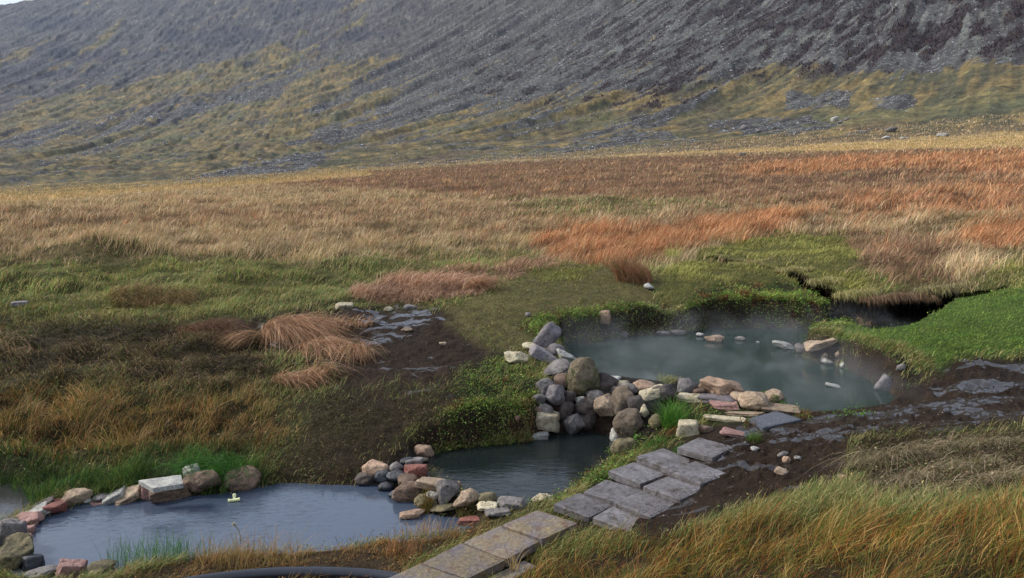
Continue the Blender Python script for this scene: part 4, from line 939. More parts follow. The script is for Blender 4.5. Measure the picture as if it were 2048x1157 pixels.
# seed heads and long stalks standing over the foreground sedge are part of the sedge: a few taller blades
# hill: dwarf birch thickets, scattered scree stones
hx, hy, hr = scatter(700000, 150, 950, R(35))
hz = H(hx, hy); _, hv, hb, hrk = hill_cover(hx, hy, hz)
k = (RNG.uniform(0, 1, len(hx)) < hb*.42) & (hr > 190); n = k.sum(); P = np.stack([hx[k], hy[k], hz[k]-.1], 1); r = hr[k]
pal = s2l(np.array([(64,52,56),(78,60,62),(54,46,46),(84,72,58),(70,54,60)], float)); cc = pal[RNG.integers(0, 5, n)]*RNG.uniform(.7, 1.3, (n, 1))
tag(ribbon('dwarf_birch_scrub', P, RNG.uniform(.5, 1.5, n)*(.7+.5*hb[k]), np.maximum(.3, .0013*r)*RNG.uniform(.7, 1.5, n), RNG.uniform(0, 6.28, n), RNG.uniform(.2, .8, n), cc, segs=2),
    'dark purple brown dwarf birch thickets dotting the scree slope', 'scrub', kind='stuff')
print('birch', n)
# low stones: one octahedron-like chip each
def chips(name, P, size, cols):
    n = len(P); base = np.array([(1,0,0),(0,1,0),(-1,0,0),(0,-1,0),(0,0,1),(0,0,-.5)], float)
    th = RNG.uniform(0, 6.28, n); c_, s_ = np.cos(th), np.sin(th); V = []
    for b in base:
        j = b[None, :]*RNG.uniform(.55, 1.25, (n, 3))+RNG.normal(0, .18, (n, 3)); x = j[:, 0]*c_-j[:, 1]*s_; y = j[:, 0]*s_+j[:, 1]*c_
        V.append(P+np.stack([x, y, j[:, 2]*.7], 1)*size[:, None])
    V = np.stack(V, 1).reshape(-1, 3); k = np.arange(n)*6; F = [np.stack([k+a, k+b, k+c], 1) for a, b, c in [(0,1,4),(1,2,4),(2,3,4),(3,0,4),(1,0,5),(2,1,5),(3,2,5),(0,3,5)]]
    return mesh_np(name, V, [np.concatenate(F)], M_CHIP, {'col': np.repeat(cols, 6, 0)}, smooth=False)
gch = NT('scree_stone'); a_ = gch.n('ShaderNodeAttribute', attribute_name='col'); gch.t.links.new(a_.outputs['Color'], gch.p.inputs['Base Color']); gch.p.inputs['Roughness'].default_value = .9; M_CHIP = gch.m
k = np.where(hv < .5, RNG.uniform(0, 1, len(hx)) < .10*(hb < .3), RNG.uniform(0, 1, len(hx)) < .006); n = k.sum()
cc = s2l(np.array([150., 152, 154]))[None]*RNG.uniform(.45, 1.6, (n, 1)); sz = .00055*hr[k]*RNG.uniform(.5, 1.9, n)*np.where(RNG.uniform(0, 1, n) < .06, 1.8, 1)
tag(chips('scree_stones', np.stack([hx[k], hy[k], hz[k]], 1), sz, np.clip(cc, 0, 1)), 'loose grey stones strewn over the scree slopes', 'scree', kind='stuff')
print('chips', n)
# small pebbles in the mud
x, y, r = scatter(26000, 4, 20, R(34)); c = pick(x, y); k = ((c == CI['mud']) | (c == CI['mudgrass'])) & ~inpool(x, y, .02)[0] & ~on_slab(x, y, 0) & (RNG.uniform(0, 1, len(x)) < .35)
x, y, r = x[k], y[k], r[k]; n = len(x); z = H(x, y)
dark = RNG.uniform(0, 1, n)[:, None]; cc = np.where(dark < .85, s2l((70, 58, 50)), s2l((165, 155, 140)))*RNG.uniform(.6, 1.3, (n, 1))
tag(chips('mud_crumbs', np.stack([x, y, z], 1), np.where(dark[:, 0] < .85, 1, .7)*RNG.uniform(.004, .013, n)*(1+(dark[:, 0] < .1)*.8), cc), 'crumbs of mud and small pebbles over the trampled soil', 'pebbles', kind='stuff')

# ------------------------------------------------------------------ paving slabs
M_SL = {'p': mk_stone('wet_paving_concrete', col(108,104,105), col(90,85,84), col(62,53,46), .9, .10, 3, col(150,134,92)),
        'w': mk_stone('lichened_walkway_concrete', col(104,96,96), col(118,104,80), col(98,72,58), .45, .5, 5, col(150,136,82)),
        'g': mk_stone('gravelly_concrete', col(90,94,104), col(72,76,84), col(120,124,130), .3, .25, 40)}
def make_slab(k, it):
    px4, lift, th, mud, mk, lab = it; q, z = SLABS[k]; N = 14; rs = random.Random(k)
    ct = q.mean(0); root = 'paving_stone'
    bm = bmesh.new(); top = []
    tilt = (rs.uniform(-.02, .02), rs.uniform(-.02, .02))
    for i in range(N+1):
        row = []
        for j in range(N+1):
            u, v = i/N, j/N; p = (q[0]*(1-u)+q[1]*u)*(1-v)+(q[3]*(1-u)+q[2]*u)*v
            e = min(u, 1-u, v, 1-v); jx = .003*mn.noise(Vector((u*7, v*7, k*3.1))) if e == 0 else 0
            d = p-ct; cc_ = 1-(.02 if (u in (0, 1) and v in (0, 1)) else 0)
            zz = z+tilt[0]*d[0]+tilt[1]*d[1]+.003*mn.noise(Vector((u*5, v*5, k)))-(.007 if e == 0 else 0)
            row.append(bm.verts.new((ct[0]+d[0]*cc_+jx, ct[1]+d[1]*cc_+jx, zz)))
        top.append(row)
    for i in range(N):
        for j in range(N): bm.faces.new([top[i][j], top[i][j+1], top[i+1][j+1], top[i+1][j]])
    rim = [top[i][0] for i in range(N)]+[top[N][j] for j in range(N)]+[top[i][N] for i in range(N, 0, -1)]+[top[0][j] for j in range(N, 0, -1)]
    lo = [bm.verts.new((v.co.x, v.co.y, v.co.z-th)) for v in rim]
    for a in range(len(rim)): b = (a+1) % len(rim); bm.faces.new([rim[a], rim[b], lo[b], lo[a]])
    bm.faces.new(lo)
    bmesh.ops.recalc_face_normals(bm, faces=bm.faces[:]); bmesh.ops.translate(bm, verts=bm.verts, vec=(-ct[0], -ct[1], -z))
    me = bpy.data.meshes.new(root); bm.to_mesh(me); bm.free(); me.materials.append(M_SL[mk])
    o = bpy.data.objects.new(root, me); o.location = (ct[0], ct[1], z); C.objects.link(o)
    tag(o, lab, 'paving slab', 'concrete slabs of the path to the pools')
    # mud smears and lichen dots lying on the slab belong to it
    n = int(20+300*mud); u, v = RNG.beta(2.2, .7, n), RNG.uniform(0, 1, n)**.7
    if mk == 'g': n = 500; u, v = RNG.uniform(0.02, .98, n), RNG.uniform(0, 1, n)**.8*.9
    p = (q[0]*(1-u)[:, None]+q[1]*u[:, None])*(1-v)[:, None]+(q[3]*(1-u)[:, None]+q[2]*u[:, None])*v[:, None]-ct
    zz = tilt[0]*p[:, 0]+tilt[1]*p[:, 1]+.001
    cm = s2l((62, 52, 48)) if mk == 'p' else (s2l((120, 124, 132)) if mk == 'g' else s2l((196, 188, 150)))
    g = chips('gravel' if mk == 'g' else ('mud_spatter' if mk == 'p' else 'lichen_spots'), np.stack([p[:, 0], p[:, 1], zz], 1), RNG.uniform(.002, .006, n), cm[None]*RNG.uniform(.6, 1.3, (n, 1)))
    g.parent = o; g['kind'] = 'stuff'; g.scale = (1, 1, 1)
for k, it in enumerate(SL): make_slab(k, it)

# ------------------------------------------------------------------ stones
MS = {
 'tan': mk_stone('tan_stone', col(162,142,118), col(134,114,94), col(100,84,70), 0, .25, 7, col(196,184,150)),
 'orange': mk_stone('orange_tan_stone', col(170,142,118), col(136,112,92), col(108,84,66), 0, .2, 7, col(200,180,150)),
 'brown': mk_stone('brown_stone', col(128,104,86), col(96,78,66), col(70,58,50), .15, .2, 7, col(150,144,124)),
 'dark': mk_stone('dark_stone', col(78,66,58), col(56,48,44), col(40,34,32), .4, .12, 7, col(110,104,92)),
 'wet': mk_stone('wet_black_stone', col(52,56,62), col(40,42,46), col(30,30,32), .9, .05, 7, col(90,100,110)),
 'grey': mk_stone('grey_stone', col(126,120,116), col(100,94,92), col(66,60,55), .1, .75, 7, col(178,174,160)),
 'violet': mk_stone('violet_grey_stone', col(128,121,122), col(104,98,100), col(78,72,73), .3, .2, 7, col(160,152,150)),
 'cream': mk_stone('cream_lichened_stone', col(188,178,150), col(158,144,116), col(92,82,66), 0, .5, 8, col(206,202,182)),
 'white': mk_stone('whitish_stone', col(178,176,166), col(152,150,144), col(120,118,114), .2, .3, 9, col(216,214,206)),
 'red': mk_stone('brick_red_stone', col(140,86,74), col(116,68,58), col(92,54,46), .3, .15, 6, col(176,120,104)),
 'pink': mk_stone('pink_stone', col(166,128,118), col(142,106,98), col(112,82,74), .2, .2, 7, col(198,160,150)),
 'olive': mk_stone('mossy_olive_stone', col(124,112,80), col(92,84,60), col(62,60,38), .1, .5, 8, col(150,150,110)),
 'moss': mk_stone('moss_patched_boulder', col(122,108,86), col(80,70,54), col(46,50,26), .1, .55, 6, col(72,90,34)),
 'lichen': mk_stone('lichen_mottled_boulder', col(112,98,82), col(88,76,62), col(66,58,46), .05, .8, 9, col(172,168,142)),
}
TYP = {}
def stone(px, py, wp, hp, shape, mk, lab, roll=0, cat='stone', grp=None, yaw=None, hgt=None, name=None, flat=None):
    seed = int(px*7+py*13); rs = random.Random(seed)
    base = hit(px, min(py+.28*hp, 1156) if py < 1130 else py)[0]
    dist = float(np.linalg.norm(base-np.array([0, 0, CAM_Z]))); s = dist/F; el = math.asin((CAM_Z-base[2])/dist)
    kf = 1.08 if (grp == GW and wp > 40) else {GW: 1.27, GM: 1.1, GU: 1.25, GL: 1.12}.get(grp, 1.06); Wd = wp*s*kf; Hp = hp*s*kf
    D = Wd*{'round': .82, 'ang': .85, 'slab': .75, 'block': .8}[shape]; D = min(D, .8*Hp/max(math.sin(el), .05)) if shape != 'slab' else min(D, .85*Hp/max(math.sin(el), .05))
    D = max(D, .35*Wd); Hz = math.sqrt(max(Hp**2-(D*math.sin(el))**2, (.30*Hp)**2))/math.cos(el)
    big = wp > 30
    bm = bmesh.new(); bmesh.ops.create_icosphere(bm, subdivisions=5 if wp > 40 else (4 if big else 3), radius=1)
    pl = []
    if shape in ('block', 'slab'):
        for ax in ((1,0,0),(-1,0,0),(0,1,0),(0,-1,0),(0,0,1),(0,0,-1)):
            v = Vector(ax)+Vector((rs.uniform(-.28, .28), rs.uniform(-.28, .28), rs.uniform(-.16, .16) if ax[2] == 0 else 0)); pl.append((v.normalized(), .74*rs.uniform(.9, 1.08)))
        for _ in range(4): v = Vector([rs.gauss(0, 1) for _ in range(3)]).normalized(); pl.append((v, rs.uniform(.86, 1.0)))
    elif shape == 'ang':
        for _ in range(20): v = Vector([rs.gauss(0, 1) for _ in range(3)]).normalized(); pl.append((v, rs.uniform(.52, .8)))
    else:
        for _ in range(14): v = Vector([rs.gauss(0, 1) for _ in range(3)]).normalized(); pl.append((v, rs.uniform(.68, .92)))
    EXP = 26 if shape == 'round' else 44
    off = Vector((rs.uniform(0, 50), rs.uniform(0, 50), rs.uniform(0, 50)))
    for v in bm.verts:
        d = v.co.normalized(); r = 1.0
        # soft minimum of the cutting planes keeps worn edges
        acc = 0
        for n_, dd in pl:
            c_ = d.dot(n_)
            if c_ > .05: acc += (c_/dd)**EXP
        acc += 1.0 if shape == 'round' else .8**EXP
        r = acc**(-1/EXP)
        r *= 1+.12*mn.noise(d*1.3+off)+.06*mn.noise(d*3.1+off)+.03*mn.noise(d*8+off)+.014*mn.noise(d*19+off)
        v.co = d*r
    xs_ = [v.co.x for v in bm.verts]; ys_ = [v.co.y for v in bm.verts]; zs_ = [v.co.z for v in bm.verts]
    ex = max(xs_)-min(xs_); ey = max(ys_)-min(ys_); ez = max(zs_)-min(zs_)
    for v in bm.verts: v.co = Vector((v.co.x/ex*Wd*1.03, v.co.y/ey*D, v.co.z/ez*Hz*1.12))
    az = math.atan2(base[0], base[1])
    me = bpy.data.meshes.new(name or 'stone'); 
    for f in bm.faces: f.smooth = True
    bm.to_mesh(me); bm.free(); me.materials.append(MS[mk])
    nm = name or {'slab': 'flat_stone', 'round': 'boulder' if wp > 34 else 'stone', 'ang': 'stone', 'block': 'stone_block'}[shape]
    o = bpy.data.objects.new(nm, me); C.objects.link(o)
    x, y, z = base; k_ = (D*.14)/math.hypot(x, y)                # the ray meets the near side of the foot
    o.location = (x*(1+k_), y*(1+k_), z+Hz*.36)
    from mathutils import Matrix
    Rm = Matrix.Rotation(-az, 3, 'Z') @ Matrix.Rotation(R(roll), 3, 'Y') @ Matrix.Rotation(R(rs.uniform(-8, 8)), 3, 'X')
    o.rotation_euler = Rm.to_euler()
    tag(o, lab, cat, grp)
    if mk == 'moss' or 'green moss' in lab:
        pv = [(v.co.copy(), v.normal.copy()) for v in me.vertices if (mn.noise(v.co*7+off) > .02 or v.co.x < -.28*Wd) and abs(v.co.z) < Hz*.42 and v.co.z < Hz*.3 and v.normal.y < .3]
        if pv:
            kx = RNG.integers(0, len(pv), 700); P = np.array([list(pv[i][0]+pv[i][1]*.008) for i in kx])+RNG.normal(0, .006, (700, 3))
            mc = s2l(np.array([(84,112,44),(64,88,34),(108,124,56)], float))[RNG.integers(0, 3, 700)]*RNG.uniform(.7, 1.2, (700, 1))
            mo = leaves('moss', P, RNG.uniform(.006, .013, 700), mc, parent=o); mo['kind'] = 'stuff'
    return o
for px, py, wp, hp, sh, mk, grp, lab, roll in ST:
    cat = 'boulder' if ('boulder' in lab.split(',')[0].split(' of ')[0].split(' under ')[0].split(' in ')[0].split(' between ')[0]) else 'stone'
    stone(px, py, wp, hp, sh, mk, lab, roll, cat, grp)

def finish(bm, name, mat, loc, parent=None, smooth=True):
    for f in bm.faces: f.smooth = smooth
    me = bpy.data.meshes.new(name); bm.to_mesh(me); bm.free(); me.materials.append(mat)
    o = bpy.data.objects.new(name, me); C.objects.link(o); o.location = loc
    if parent: o.parent = parent
    return o
# the large dressed slab lying across two blocks on the far shore
b0 = hit(342, 996)[0]; sc_ = np.linalg.norm(b0-np.array([0, 0, CAM_Z]))/F
zt = 24*sc_+.02
def at(px, py, z): x, y = onz(px, py, z); return Vector((float(x), float(y), z))
tp = [at(277, 960, zt+.11), at(362, 949, zt+.13), at(366, 966, zt+.11), at(306, 976, zt+.09)]
bm = bmesh.new(); c0 = sum(tp, Vector())/4; N = 10
g = [[(tp[0].lerp(tp[1], i/N)).lerp(tp[3].lerp(tp[2], i/N), j/N)-c0 for j in range(N+1)] for i in range(N+1)]
vt = [[bm.verts.new(g[i][j]+Vector((0, 0, .006*mn.noise(g[i][j]*9)-(.006 if i in (0, N) or j in (0, N) else 0)))) for j in range(N+1)] for i in range(N+1)]
for i in range(N):
    for j in range(N): bm.faces.new([vt[i][j], vt[i][j+1], vt[i+1][j+1], vt[i+1][j]])
rim = [vt[i][0] for i in range(N)]+[vt[N][j] for j in range(N)]+[vt[i][N] for i in range(N, 0, -1)]+[vt[0][j] for j in range(N, 0, -1)]
lo = [bm.verts.new(v.co+Vector((0, 0, -.045))) for v in rim]
for a in range(len(rim)): b = (a+1) % len(rim); bm.faces.new([rim[a], rim[b], lo[b], lo[a]])
bm.faces.new(lo); bmesh.ops.recalc_face_normals(bm, faces=bm.faces[:])
tag(finish(bm, 'dressed_stone', MS['white'], c0, smooth=False), 'big pale grey cut slab lying across two blocks on the far shore', 'stone slab', GL)

# black hose arching along the bottom of the picture
def tube(pts, rad, name, mat, parent=None, loc=None, seg=20, cap=True):
    bm = bmesh.new(); pts = [Vector(p) for p in pts]; loc = Vector(loc) if loc is not None else pts[0].copy(); rings = []
    for i, p in enumerate(pts):
        t = (pts[min(i+1, len(pts)-1)]-pts[max(i-1, 0)]).normalized(); u = t.cross(Vector((0, 0, 1)));
        if u.length < .1: u = t.cross(Vector((1, 0, 0)))
        u.normalize(); v = u.cross(t); rr = rad[i] if isinstance(rad, (list, tuple)) else rad
        rings.append([bm.verts.new(p-loc+u*math.cos(a)*rr+v*math.sin(a)*rr) for a in [2*math.pi*k/seg for k in range(seg)]])
    for i in range(len(rings)-1):
        for k in range(seg): bm.faces.new([rings[i][k], rings[i][(k+1) % seg], rings[i+1][(k+1) % seg], rings[i+1][k]])
    if cap: bm.faces.new(rings[0]); bm.faces.new(rings[-1][::-1])
    bmesh.ops.recalc_face_normals(bm, faces=bm.faces[:]); return finish(bm, name, mat, loc, parent)
M_HOSE = mk_plain('black_polyethylene', (.018, .021, .03, 1), .32); M_YEL = mk_plain('pale_yellow_plastic', col(226,228,176), .45); M_STEM = mk_plain('dry_stem', col(120,110,60), .8); M_FLUFF = mk_plain('seed_fluff', col(206,200,186), .9)
hp = [(250,1200),(330,1176),(400,1163),(480,1153),(560,1147),(640,1146),(720,1149),(790,1157),(850,1170),(920,1196)]
pt = []
for i in range(len(hp)-1):
    for s in np.linspace(0, 1, 7)[:-1]: pt.append(at(hp[i][0]*(1-s)+hp[i+1][0]*s, hp[i][1]*(1-s)+hp[i+1][1]*s, .16))
kk = np.hanning(9); kk /= kk.sum(); pa = np.array([list(p) for p in pt]); pa = np.stack([np.convolve(np.pad(pa[:, c], 4, mode='edge'), kk, 'valid') for c in range(3)], 1)
hose = tube([tuple(p) for p in pa], .05, 'black_hose', M_HOSE); tag(hose, 'thick black plastic pipe arching across the bottom of the picture', 'pipe')
# yellow T shaped pipe fitting floating by the far shore
c = at(468, 1001, .012); e = Vector((.01, 0, 0)); root = bpy.data.objects.new('pipe_fitting', None); C.objects.link(root); root.location = c
tag(root, 'pale yellow T-shaped plastic pipe fitting floating before the brown boulders', 'pipe fitting')
tube([(-.055, -.012, 0), (-.04, -.009, 0), (-.04, -.009, 0), (.04, .012, .004), (.04, .012, .004), (.055, .016, .004)], [.019, .019, .0145, .0145, .019, .019], 'cross_tube', M_YEL, root, (0, 0, 0), 18)
tube([(0, .003, .002), (-.022, .075, .014), (-.022, .075, .014), (-.028, .094, .018)], [.0145, .0145, .019, .019], 'branch_tube', M_YEL, root, (0, 0, 0), 18)
for i, tx in enumerate(np.linspace(-.034, .034, 5)):
    rb = tube([(tx-.003, -.007+.27*tx*1, .002), (tx+.003, -.006+.27*tx*1, .002)], .0165, 'thread_ring', M_YEL, root, (0, 0, 0), 16)
# dandelion clock on a tall stem
b0 = hit(481, 1082)[0]; dist = float(np.hypot(b0[0], b0[1])); top = np.array(onr(467, 1049, dist+.05))
root = bpy.data.objects.new('dandelion', None); C.objects.link(root); root.location = b0; tag(root, 'dandelion with a pale seed head on a long bent stem by the lower pool', 'flower')
tv = Vector(top)-Vector(b0); tube([tuple(tv*s+Vector((.02*math.sin(s*3), 0, .01*math.sin(3*s)))) for s in np.linspace(0, 1, 10)], .0035, 'stem', M_STEM, root, (0, 0, 0), 8)
n = 260; a = RNG.normal(size=(n, 3)); a /= np.linalg.norm(a, axis=1)[:, None]; sp = np.concatenate([a*.004, a*.018+RNG.normal(0, .0015, (n, 3)), a*.018+RNG.normal(0, .0025, (n, 3))]); kx = np.arange(n)
mesh_np('seed_head', sp+np.array(tv)+np.array([0.02*math.sin(3), 0, .0]), [np.stack([kx, kx+n, kx+2*n], 1)], M_FLUFF, smooth=False, parent=root)

# ------------------------------------------------------------------ single tufts and clumps
def tuft(px, py, n, length, spread, ldeg, lsig, lean, droop, pal, name, lab, cat, wid=.006, segs=5, elong=(1, 1), hsig=.38, edeg=0, lip=False):
    b = hit(px, py)[0]
    if lip:
        az_ = math.atan((px-1024)/F); rl_ = float(np.interp(az_, np.arctan2(lx, ly), np.hypot(lx, ly)))+.16; b = np.array([math.sin(az_)*rl_, math.cos(az_)*rl_, 0]); b[2] = H(b[0], b[1])[0]
    th = RNG.uniform(0, 6.28, n); rr = np.sqrt(RNG.uniform(0, 1, n))*spread; ex_ = rr*np.cos(th)*elong[0]; ey_ = rr*np.sin(th)*elong[1]
    ce, se = math.cos(R(edeg)), math.sin(R(edeg)); X = b[0]+ex_*ce-ey_*se; Y = b[1]+ex_*se+ey_*ce; Z = H(X, Y)-.01
    if lip:
        Z = np.maximum(Z, b[2]-.04); q_ = 1/np.hypot(X, Y); s_ = RNG.uniform(.4, .68, n); X, Y = X*(1-s_*q_), Y*(1-s_*q_)
    pal = s2l(np.array(pal, float)); cc = pal[RNG.integers(0, len(pal), n)]*RNG.uniform(.7, 1.25, (n, 1)); le = np.clip(RNG.normal(lean, .2, n), .05, 2); dr = np.clip(RNG.normal(droop, .1, n), 0, 1)
    dist = np.hypot(X, Y); out = np.arctan2(ey_, ex_); ld = R(ldeg)+RNG.normal(0, lsig, n)
    hg = length*RNG.normal(1, hsig, n).clip(.35, 1.6); wd = np.maximum(wid, .0006*dist)*RNG.uniform(.7, 1.3, n)
    o = ribbon(name, np.stack([X-b[0], Y-b[1], Z-b[2]], 1), hg, wd, ld, le, cc, dr, segs=segs, tip=1.1); o.location = b
    return tag(o, lab, cat)
TW = [(204,160,124),(180,134,100),(216,178,142),(150,110,82),(120,90,68),(112,104,62)]
tuft(565,675,2200,.66,.27,-32,.42,1.2,.6,TW,'grass_tussock','long tawny tussock combed down to the right at the left edge of the mud','grass tussock',elong=(1.3,.8),wid=.0045)
tuft(640,708,1100,.48,.24,-42,.5,1.2,.6,TW,'grass_tussock','tawny tussock lying over the mud, right of the longest one','grass tussock',elong=(1.3,.7),wid=.0045)
tuft(525,684,420,.42,.12,-150,.25,1.1,.6,TW[1:],'grass_tussock','dark based tawny tussock falling to the left beside the longest one','grass tussock',wid=.0045)
tuft(712,706,420,.36,.14,-70,.6,1.1,.6,TW,'grass_tussock','small tawny tussock draped toward the puddle, rightmost on the mud','grass tussock',elong=(1.5,.7),wid=.0045)
tuft(596,765,600,.40,.28,-20,.5,1.1,.5,TW,'grass_tussock','flattened reddish tussock below the long tawny ones','grass tussock',elong=(1.5,.8),wid=.0045)
tuft(410,665,500,.42,.3,-30,.4,1.1,.5,[(110,78,60),(130,92,68),(96,70,50)],'grass_tussock','dark reddish tussock in the rank grass left of the tawny ones','grass tussock',elong=(1.6,.8))
tuft(625,650,350,.26,.25,-10,.8,.8,.2,TW,'grass_tussock','short brown tussock at the upper edge of the mud','grass tussock',elong=(1.8,.7))
tuft(690,655,350,.22,.25,-10,.8,.8,.2,TW,'grass_tussock','short brown tussock beside the puddle, below the flat cream stone','grass tussock',elong=(1.8,.7))
RU = [(178,128,96),(156,110,80),(130,96,68),(186,148,112),(120,112,60)]
tuft(1268,562,1100,.52,.3,170,.6,.55,.15,RU,'grass_tussock','rusty orange tussock standing behind the whitish stone','grass tussock',elong=(1.3,.8))
tuft(1345,525,260,.36,.12,90,1.8,.5,.1,[(190,184,112),(170,168,90),(150,154,80)],'grass_tussock','pale straw tuft left of the dark hollow','grass tussock')
tuft(945,582,420,.5,.22,-30,.35,1.0,.4,TW+RU[:2],'grass_tussock','tawny tussock leaning right at the far end of the mud','grass tussock')
tuft(300,600,900,.4,.7,-35,.4,1.0,.4,[(140,112,74),(120,96,62),(156,126,86),(100,86,50)],'grass_tussock','broad brown tussock in the olive turf on the left','grass tussock',elong=(1.2,.8))
tuft(1345,850,520,.26,.12,100,1.5,.6,.1,[(78,126,40),(62,104,34),(100,148,54)],'grass_tuft','bright green tuft on the near rim between the lichened boulder and the path','grass tuft',wid=.005)
tuft(1305,895,260,.10,.16,100,2,.6,.1,[(84,124,48),(70,104,40)],'grass_tuft','low green tuft above the second step row','grass tuft',wid=.005)
tuft(1365,905,240,.09,.12,100,2,.6,.1,[(74,116,40),(60,96,34)],'grass_tuft','low green tuft at the left side of the highest slab','grass tuft',wid=.005)
tuft(1508,880,160,.10,.08,100,2,.6,.1,[(92,118,44),(80,100,40)],'grass_tuft','tiny green tuft beside the flat pinkish stone','grass tuft',wid=.005)
tuft(853,1024,160,.2,.06,95,1.2,.35,.1,[(112,104,44),(96,84,36),(130,96,46)],'grass_tuft','olive tuft growing from the dam beside the low peach topped stone','grass tuft',wid=.004)
tuft(930,1028,140,.12,.09,95,1.5,.5,.1,[(112,104,54),(96,84,46)],'grass_tuft','dry tuft in front of the hollowed yellowish stone','grass tuft',wid=.004)
tuft(440,950,900,.32,.3,-120,.8,.7,.3,[(58,104,36),(74,124,46),(50,88,30)],'grass_tuft','arching bright green clump behind the pale upright block','grass tuft',elong=(1.4,.7))
GR_ = [(74,122,56),(60,102,44),(96,136,66)]
tuft(300,1124,340,.26,.30,90,1.3,.28,0,GR_,'reeds','green reeds in the shallows at the near left of the lower pool','reeds',wid=.004,elong=(1.4,.5))
tuft(375,1110,60,.18,.22,90,1.3,.3,0,GR_,'reeds','sparse reeds right of the denser ones in the lower pool','reeds',wid=.0035,elong=(1.4,.5))
tuft(730,1082,40,.09,.25,90,2,.4,0,[(48,52,36),(60,58,40)],'water_weed','dark little sprigs at the near waterline of the lower pool','plant',wid=.004,elong=(1.3,.3))['kind'] = 'stuff'
tuft(500,1126,420,.22,.36,80,1.4,.5,.05,[(178,148,100),(154,122,78),(132,126,72),(158,118,76)],'grass_tuft','golden orange tuft on the near shore under the dandelion','grass tuft',wid=.004,elong=(1.3,.6))
tuft(850,1075,160,.16,.2,80,.9,.45,.05,[(186,150,100),(160,126,80)],'grass_tuft','straw coloured tuft left of the second walkway slab','grass tuft',wid=.0035,elong=(1.5,.4))
tuft(800,1110,160,.17,.14,80,.9,.45,.05,[(172,126,82),(150,108,66)],'grass_tuft','orange tuft between the pipe and the walkway','grass tuft',wid=.0035,elong=(1.3,.5))
tuft(1030,1150,26,.34,.04,80,.8,.5,.1,[(196,176,130),(180,150,100)],'grass_tuft','pale feathery stalks over the right edge of the walkway','grass tuft',wid=.006)
BL = [(172,156,128),(140,122,94),(156,142,114),(112,94,68),(98,98,58)]
for px_, py_, ln_, sp_, dg_, lab_ in [(1745,925,.26,.2,-110,'bleached drooping tussock at the left corner of the grass bank above the oval peach stone'),(1835,905,.22,.22,-60,'bleached tussock on top of the grass bank below the puddled mud'),
    (1795,968,.24,.2,-80,'bleached tussock hanging low on the grass bank above the orange sedge'),(1925,935,.24,.24,-100,'bleached tussock in the middle of the grass bank'),(1870,890,.14,.2,-90,'mossy fringe tussock at the muddy edge of the grass bank'),
    (1985,885,.18,.22,-90,'bleached tussock overhanging the mud at the right picture edge'),(2020,955,.24,.22,-70,'bleached tussock at the right picture edge, lower on the grass bank'),(1880,985,.22,.25,-50,'brownish tussock where the grass bank meets the orange sedge')]:
    tuft(px_, py_, 300, ln_, sp_, dg_, .7, 1.1, .6, BL, 'grass_tussock', lab_, 'grass tussock', wid=.0045, elong=(1.3, .7))
ST_ = [(176,164,104),(150,146,86),(132,124,72),(190,178,130)]; BR_ = [(140,112,88),(118,92,70),(156,128,100),(100,84,56)]
for px_, py_, ln_, sp_, c_, lab_ in [(1500,520,.12,.3,ST_,'olive grass fringe over the thin left end of the dark hollow'),(1590,534,.17,.25,ST_,'green straw fringe hanging over the left part of the dark hollow'),(1655,546,.22,.22,ST_,'long straw tussock hanging over the dark hollow, left of the middle'),
    (1715,560,.27,.24,ST_,'longest straw tussock drooping into the middle of the dark hollow'),(1775,570,.24,.26,BR_,'brown tussock hanging over the deepest part of the dark hollow'),(1835,572,.2,.24,BR_,'reddish brown tussock over the right part of the dark hollow'),
    (1895,562,.28,.3,ST_+BL,'pale straw tussock at the right end of the dark hollow')]:
    tuft(px_, py_, 520, ln_, sp_, -90, .5, .75, .85, c_, 'grass_tussock', lab_, 'grass tussock', wid=.007, elong=(1.8, .35), hsig=.35, lip=True)
tuft(1740,634,260,.22,.2,60,1.2,.6,.1,[(176,148,124),(150,124,100),(120,124,66)],'grass_tuft','pinkish straw tuft on the back crest of the cropped mound','grass tuft')
for px, py, n, lab in [(1245,905,420,'herb patch on the bank just right of the lichened boulder'),(1190,960,260,'herb patch at the near right shore of the middle pool'),(1570,812,160,'green moss cushion at the foot of the last rounded tan stone'),(1700,828,140,'green sprig cushion on the near mud lip of the steaming pool'),(1135,905,60,'herb sprig at the waterline below the weir')]:
    b = hit(px, py)[0]; p = np.stack([RNG.normal(0, .13, n), RNG.normal(0, .08, n), np.abs(RNG.normal(.03, .025, n))], 1)
    if 'biggest' in lab: p *= .5
    p[:, 2] += H(b[0]+p[:, 0], b[1]+p[:, 1])-b[2] if 'biggest' not in lab else .05
    cc = s2l(np.array([(84,128,48),(66,104,38),(112,140,60)], float))[RNG.integers(0, 3, n)]*RNG.uniform(.7, 1.25, (n, 1))
    o = leaves('herb_cushion', p, RNG.uniform(.01, .022, n), cc); o.location = b; tag(o, lab, 'plant', kind='stuff')

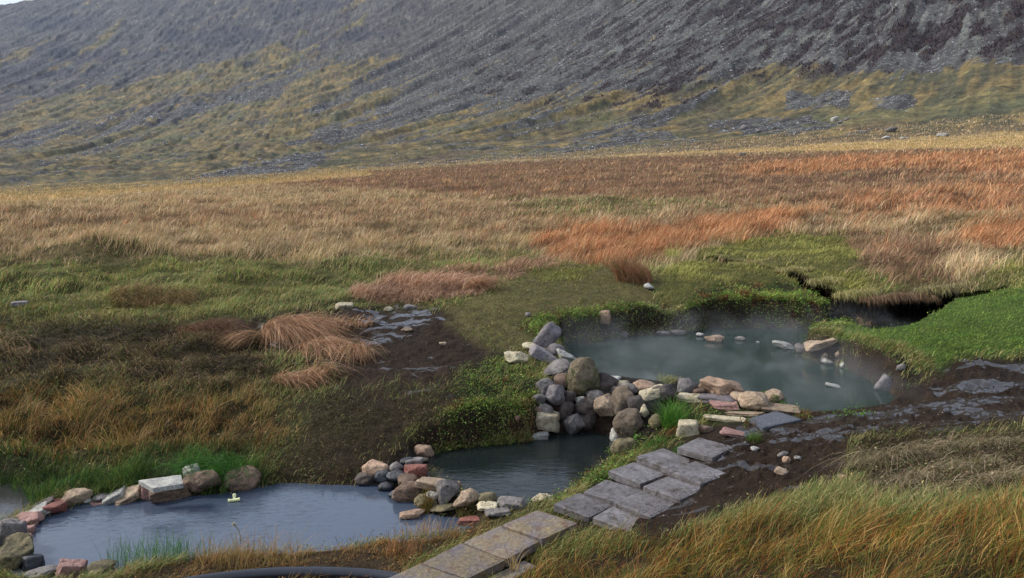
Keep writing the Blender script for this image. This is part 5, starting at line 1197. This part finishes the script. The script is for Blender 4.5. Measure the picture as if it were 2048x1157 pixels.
# ------------------------------------------------------------------ steam and distant air
def volume_mat(name, colr, dens, noisy=False):
    m = bpy.data.materials.new(name); m.use_nodes = True; t = m.node_tree; t.nodes.remove(t.nodes['Principled BSDF']); v = t.nodes.new('ShaderNodeVolumePrincipled')
    v.inputs['Color'].default_value = colr; v.inputs['Density'].default_value = dens; v.inputs['Anisotropy'].default_value = .2
    t.links.new(v.outputs[0], t.nodes['Material Output'].inputs['Volume'])
    if noisy:
        tc = t.nodes.new('ShaderNodeTexCoord'); mp = t.nodes.new('ShaderNodeMapping'); mp.inputs['Scale'].default_value = (1.0, 1.0, 1.3)
        n = t.nodes.new('ShaderNodeTexNoise'); n.inputs['Scale'].default_value = 1.3; n.inputs['Detail'].default_value = 3; n.inputs['Distortion'].default_value = .8
        r = t.nodes.new('ShaderNodeMapRange'); r.inputs['From Min'].default_value = .46; r.inputs['From Max'].default_value = .68
        sx = t.nodes.new('ShaderNodeSeparateXYZ'); r2 = t.nodes.new('ShaderNodeMapRange'); r2.inputs['From Min'].default_value = .55; r2.inputs['From Max'].default_value = .0
        m1 = t.nodes.new('ShaderNodeMath'); m1.operation = 'MULTIPLY'; m2 = t.nodes.new('ShaderNodeMath'); m2.operation = 'MULTIPLY'; m2.inputs[1].default_value = dens
        t.links.new(tc.outputs['Object'], mp.inputs[0]); t.links.new(mp.outputs[0], n.inputs['Vector']); t.links.new(n.outputs[0], r.inputs[0]); t.links.new(tc.outputs['Object'], sx.inputs[0]); t.links.new(sx.outputs[2], r2.inputs[0])
        t.links.new(r.outputs[0], m1.inputs[0]); t.links.new(r2.outputs[0], m1.inputs[1]); t.links.new(m1.outputs[0], m2.inputs[0]); t.links.new(m2.outputs[0], v.inputs['Density'])
    return m
c = UP.mean(0); lo_ = UP.min(0)+.1; hi_ = UP.max(0)-.1; bm = bmesh.new()
bmesh.ops.create_cube(bm, size=1); 
for v in bm.verts: v.co = Vector((v.co.x*(hi_[0]-lo_[0]), v.co.y*(hi_[1]-lo_[1]), (v.co.z+.5)*.6))
st = finish(bm, 'steam', volume_mat('steam', (.9, .95, 1, 1), .3, True), ((lo_[0]+hi_[0])/2, (lo_[1]+hi_[1])/2, ZU+.004), smooth=False)
tag(st, 'thin steam drifting over the hot pool', 'steam', kind='stuff')
bm = bmesh.new(); bmesh.ops.create_cube(bm, size=1)
for v in bm.verts: v.co = Vector((v.co.x*7400, v.co.y*7400, -6 if v.co.z < 0 else GZ.max()+60))
hz_ = finish(bm, 'haze', volume_mat('haze', (.45, .6, .92, 1), .00006), (0, 0, 0), smooth=False); tag(hz_, 'blue haze of the distant air', 'haze', kind='stuff')
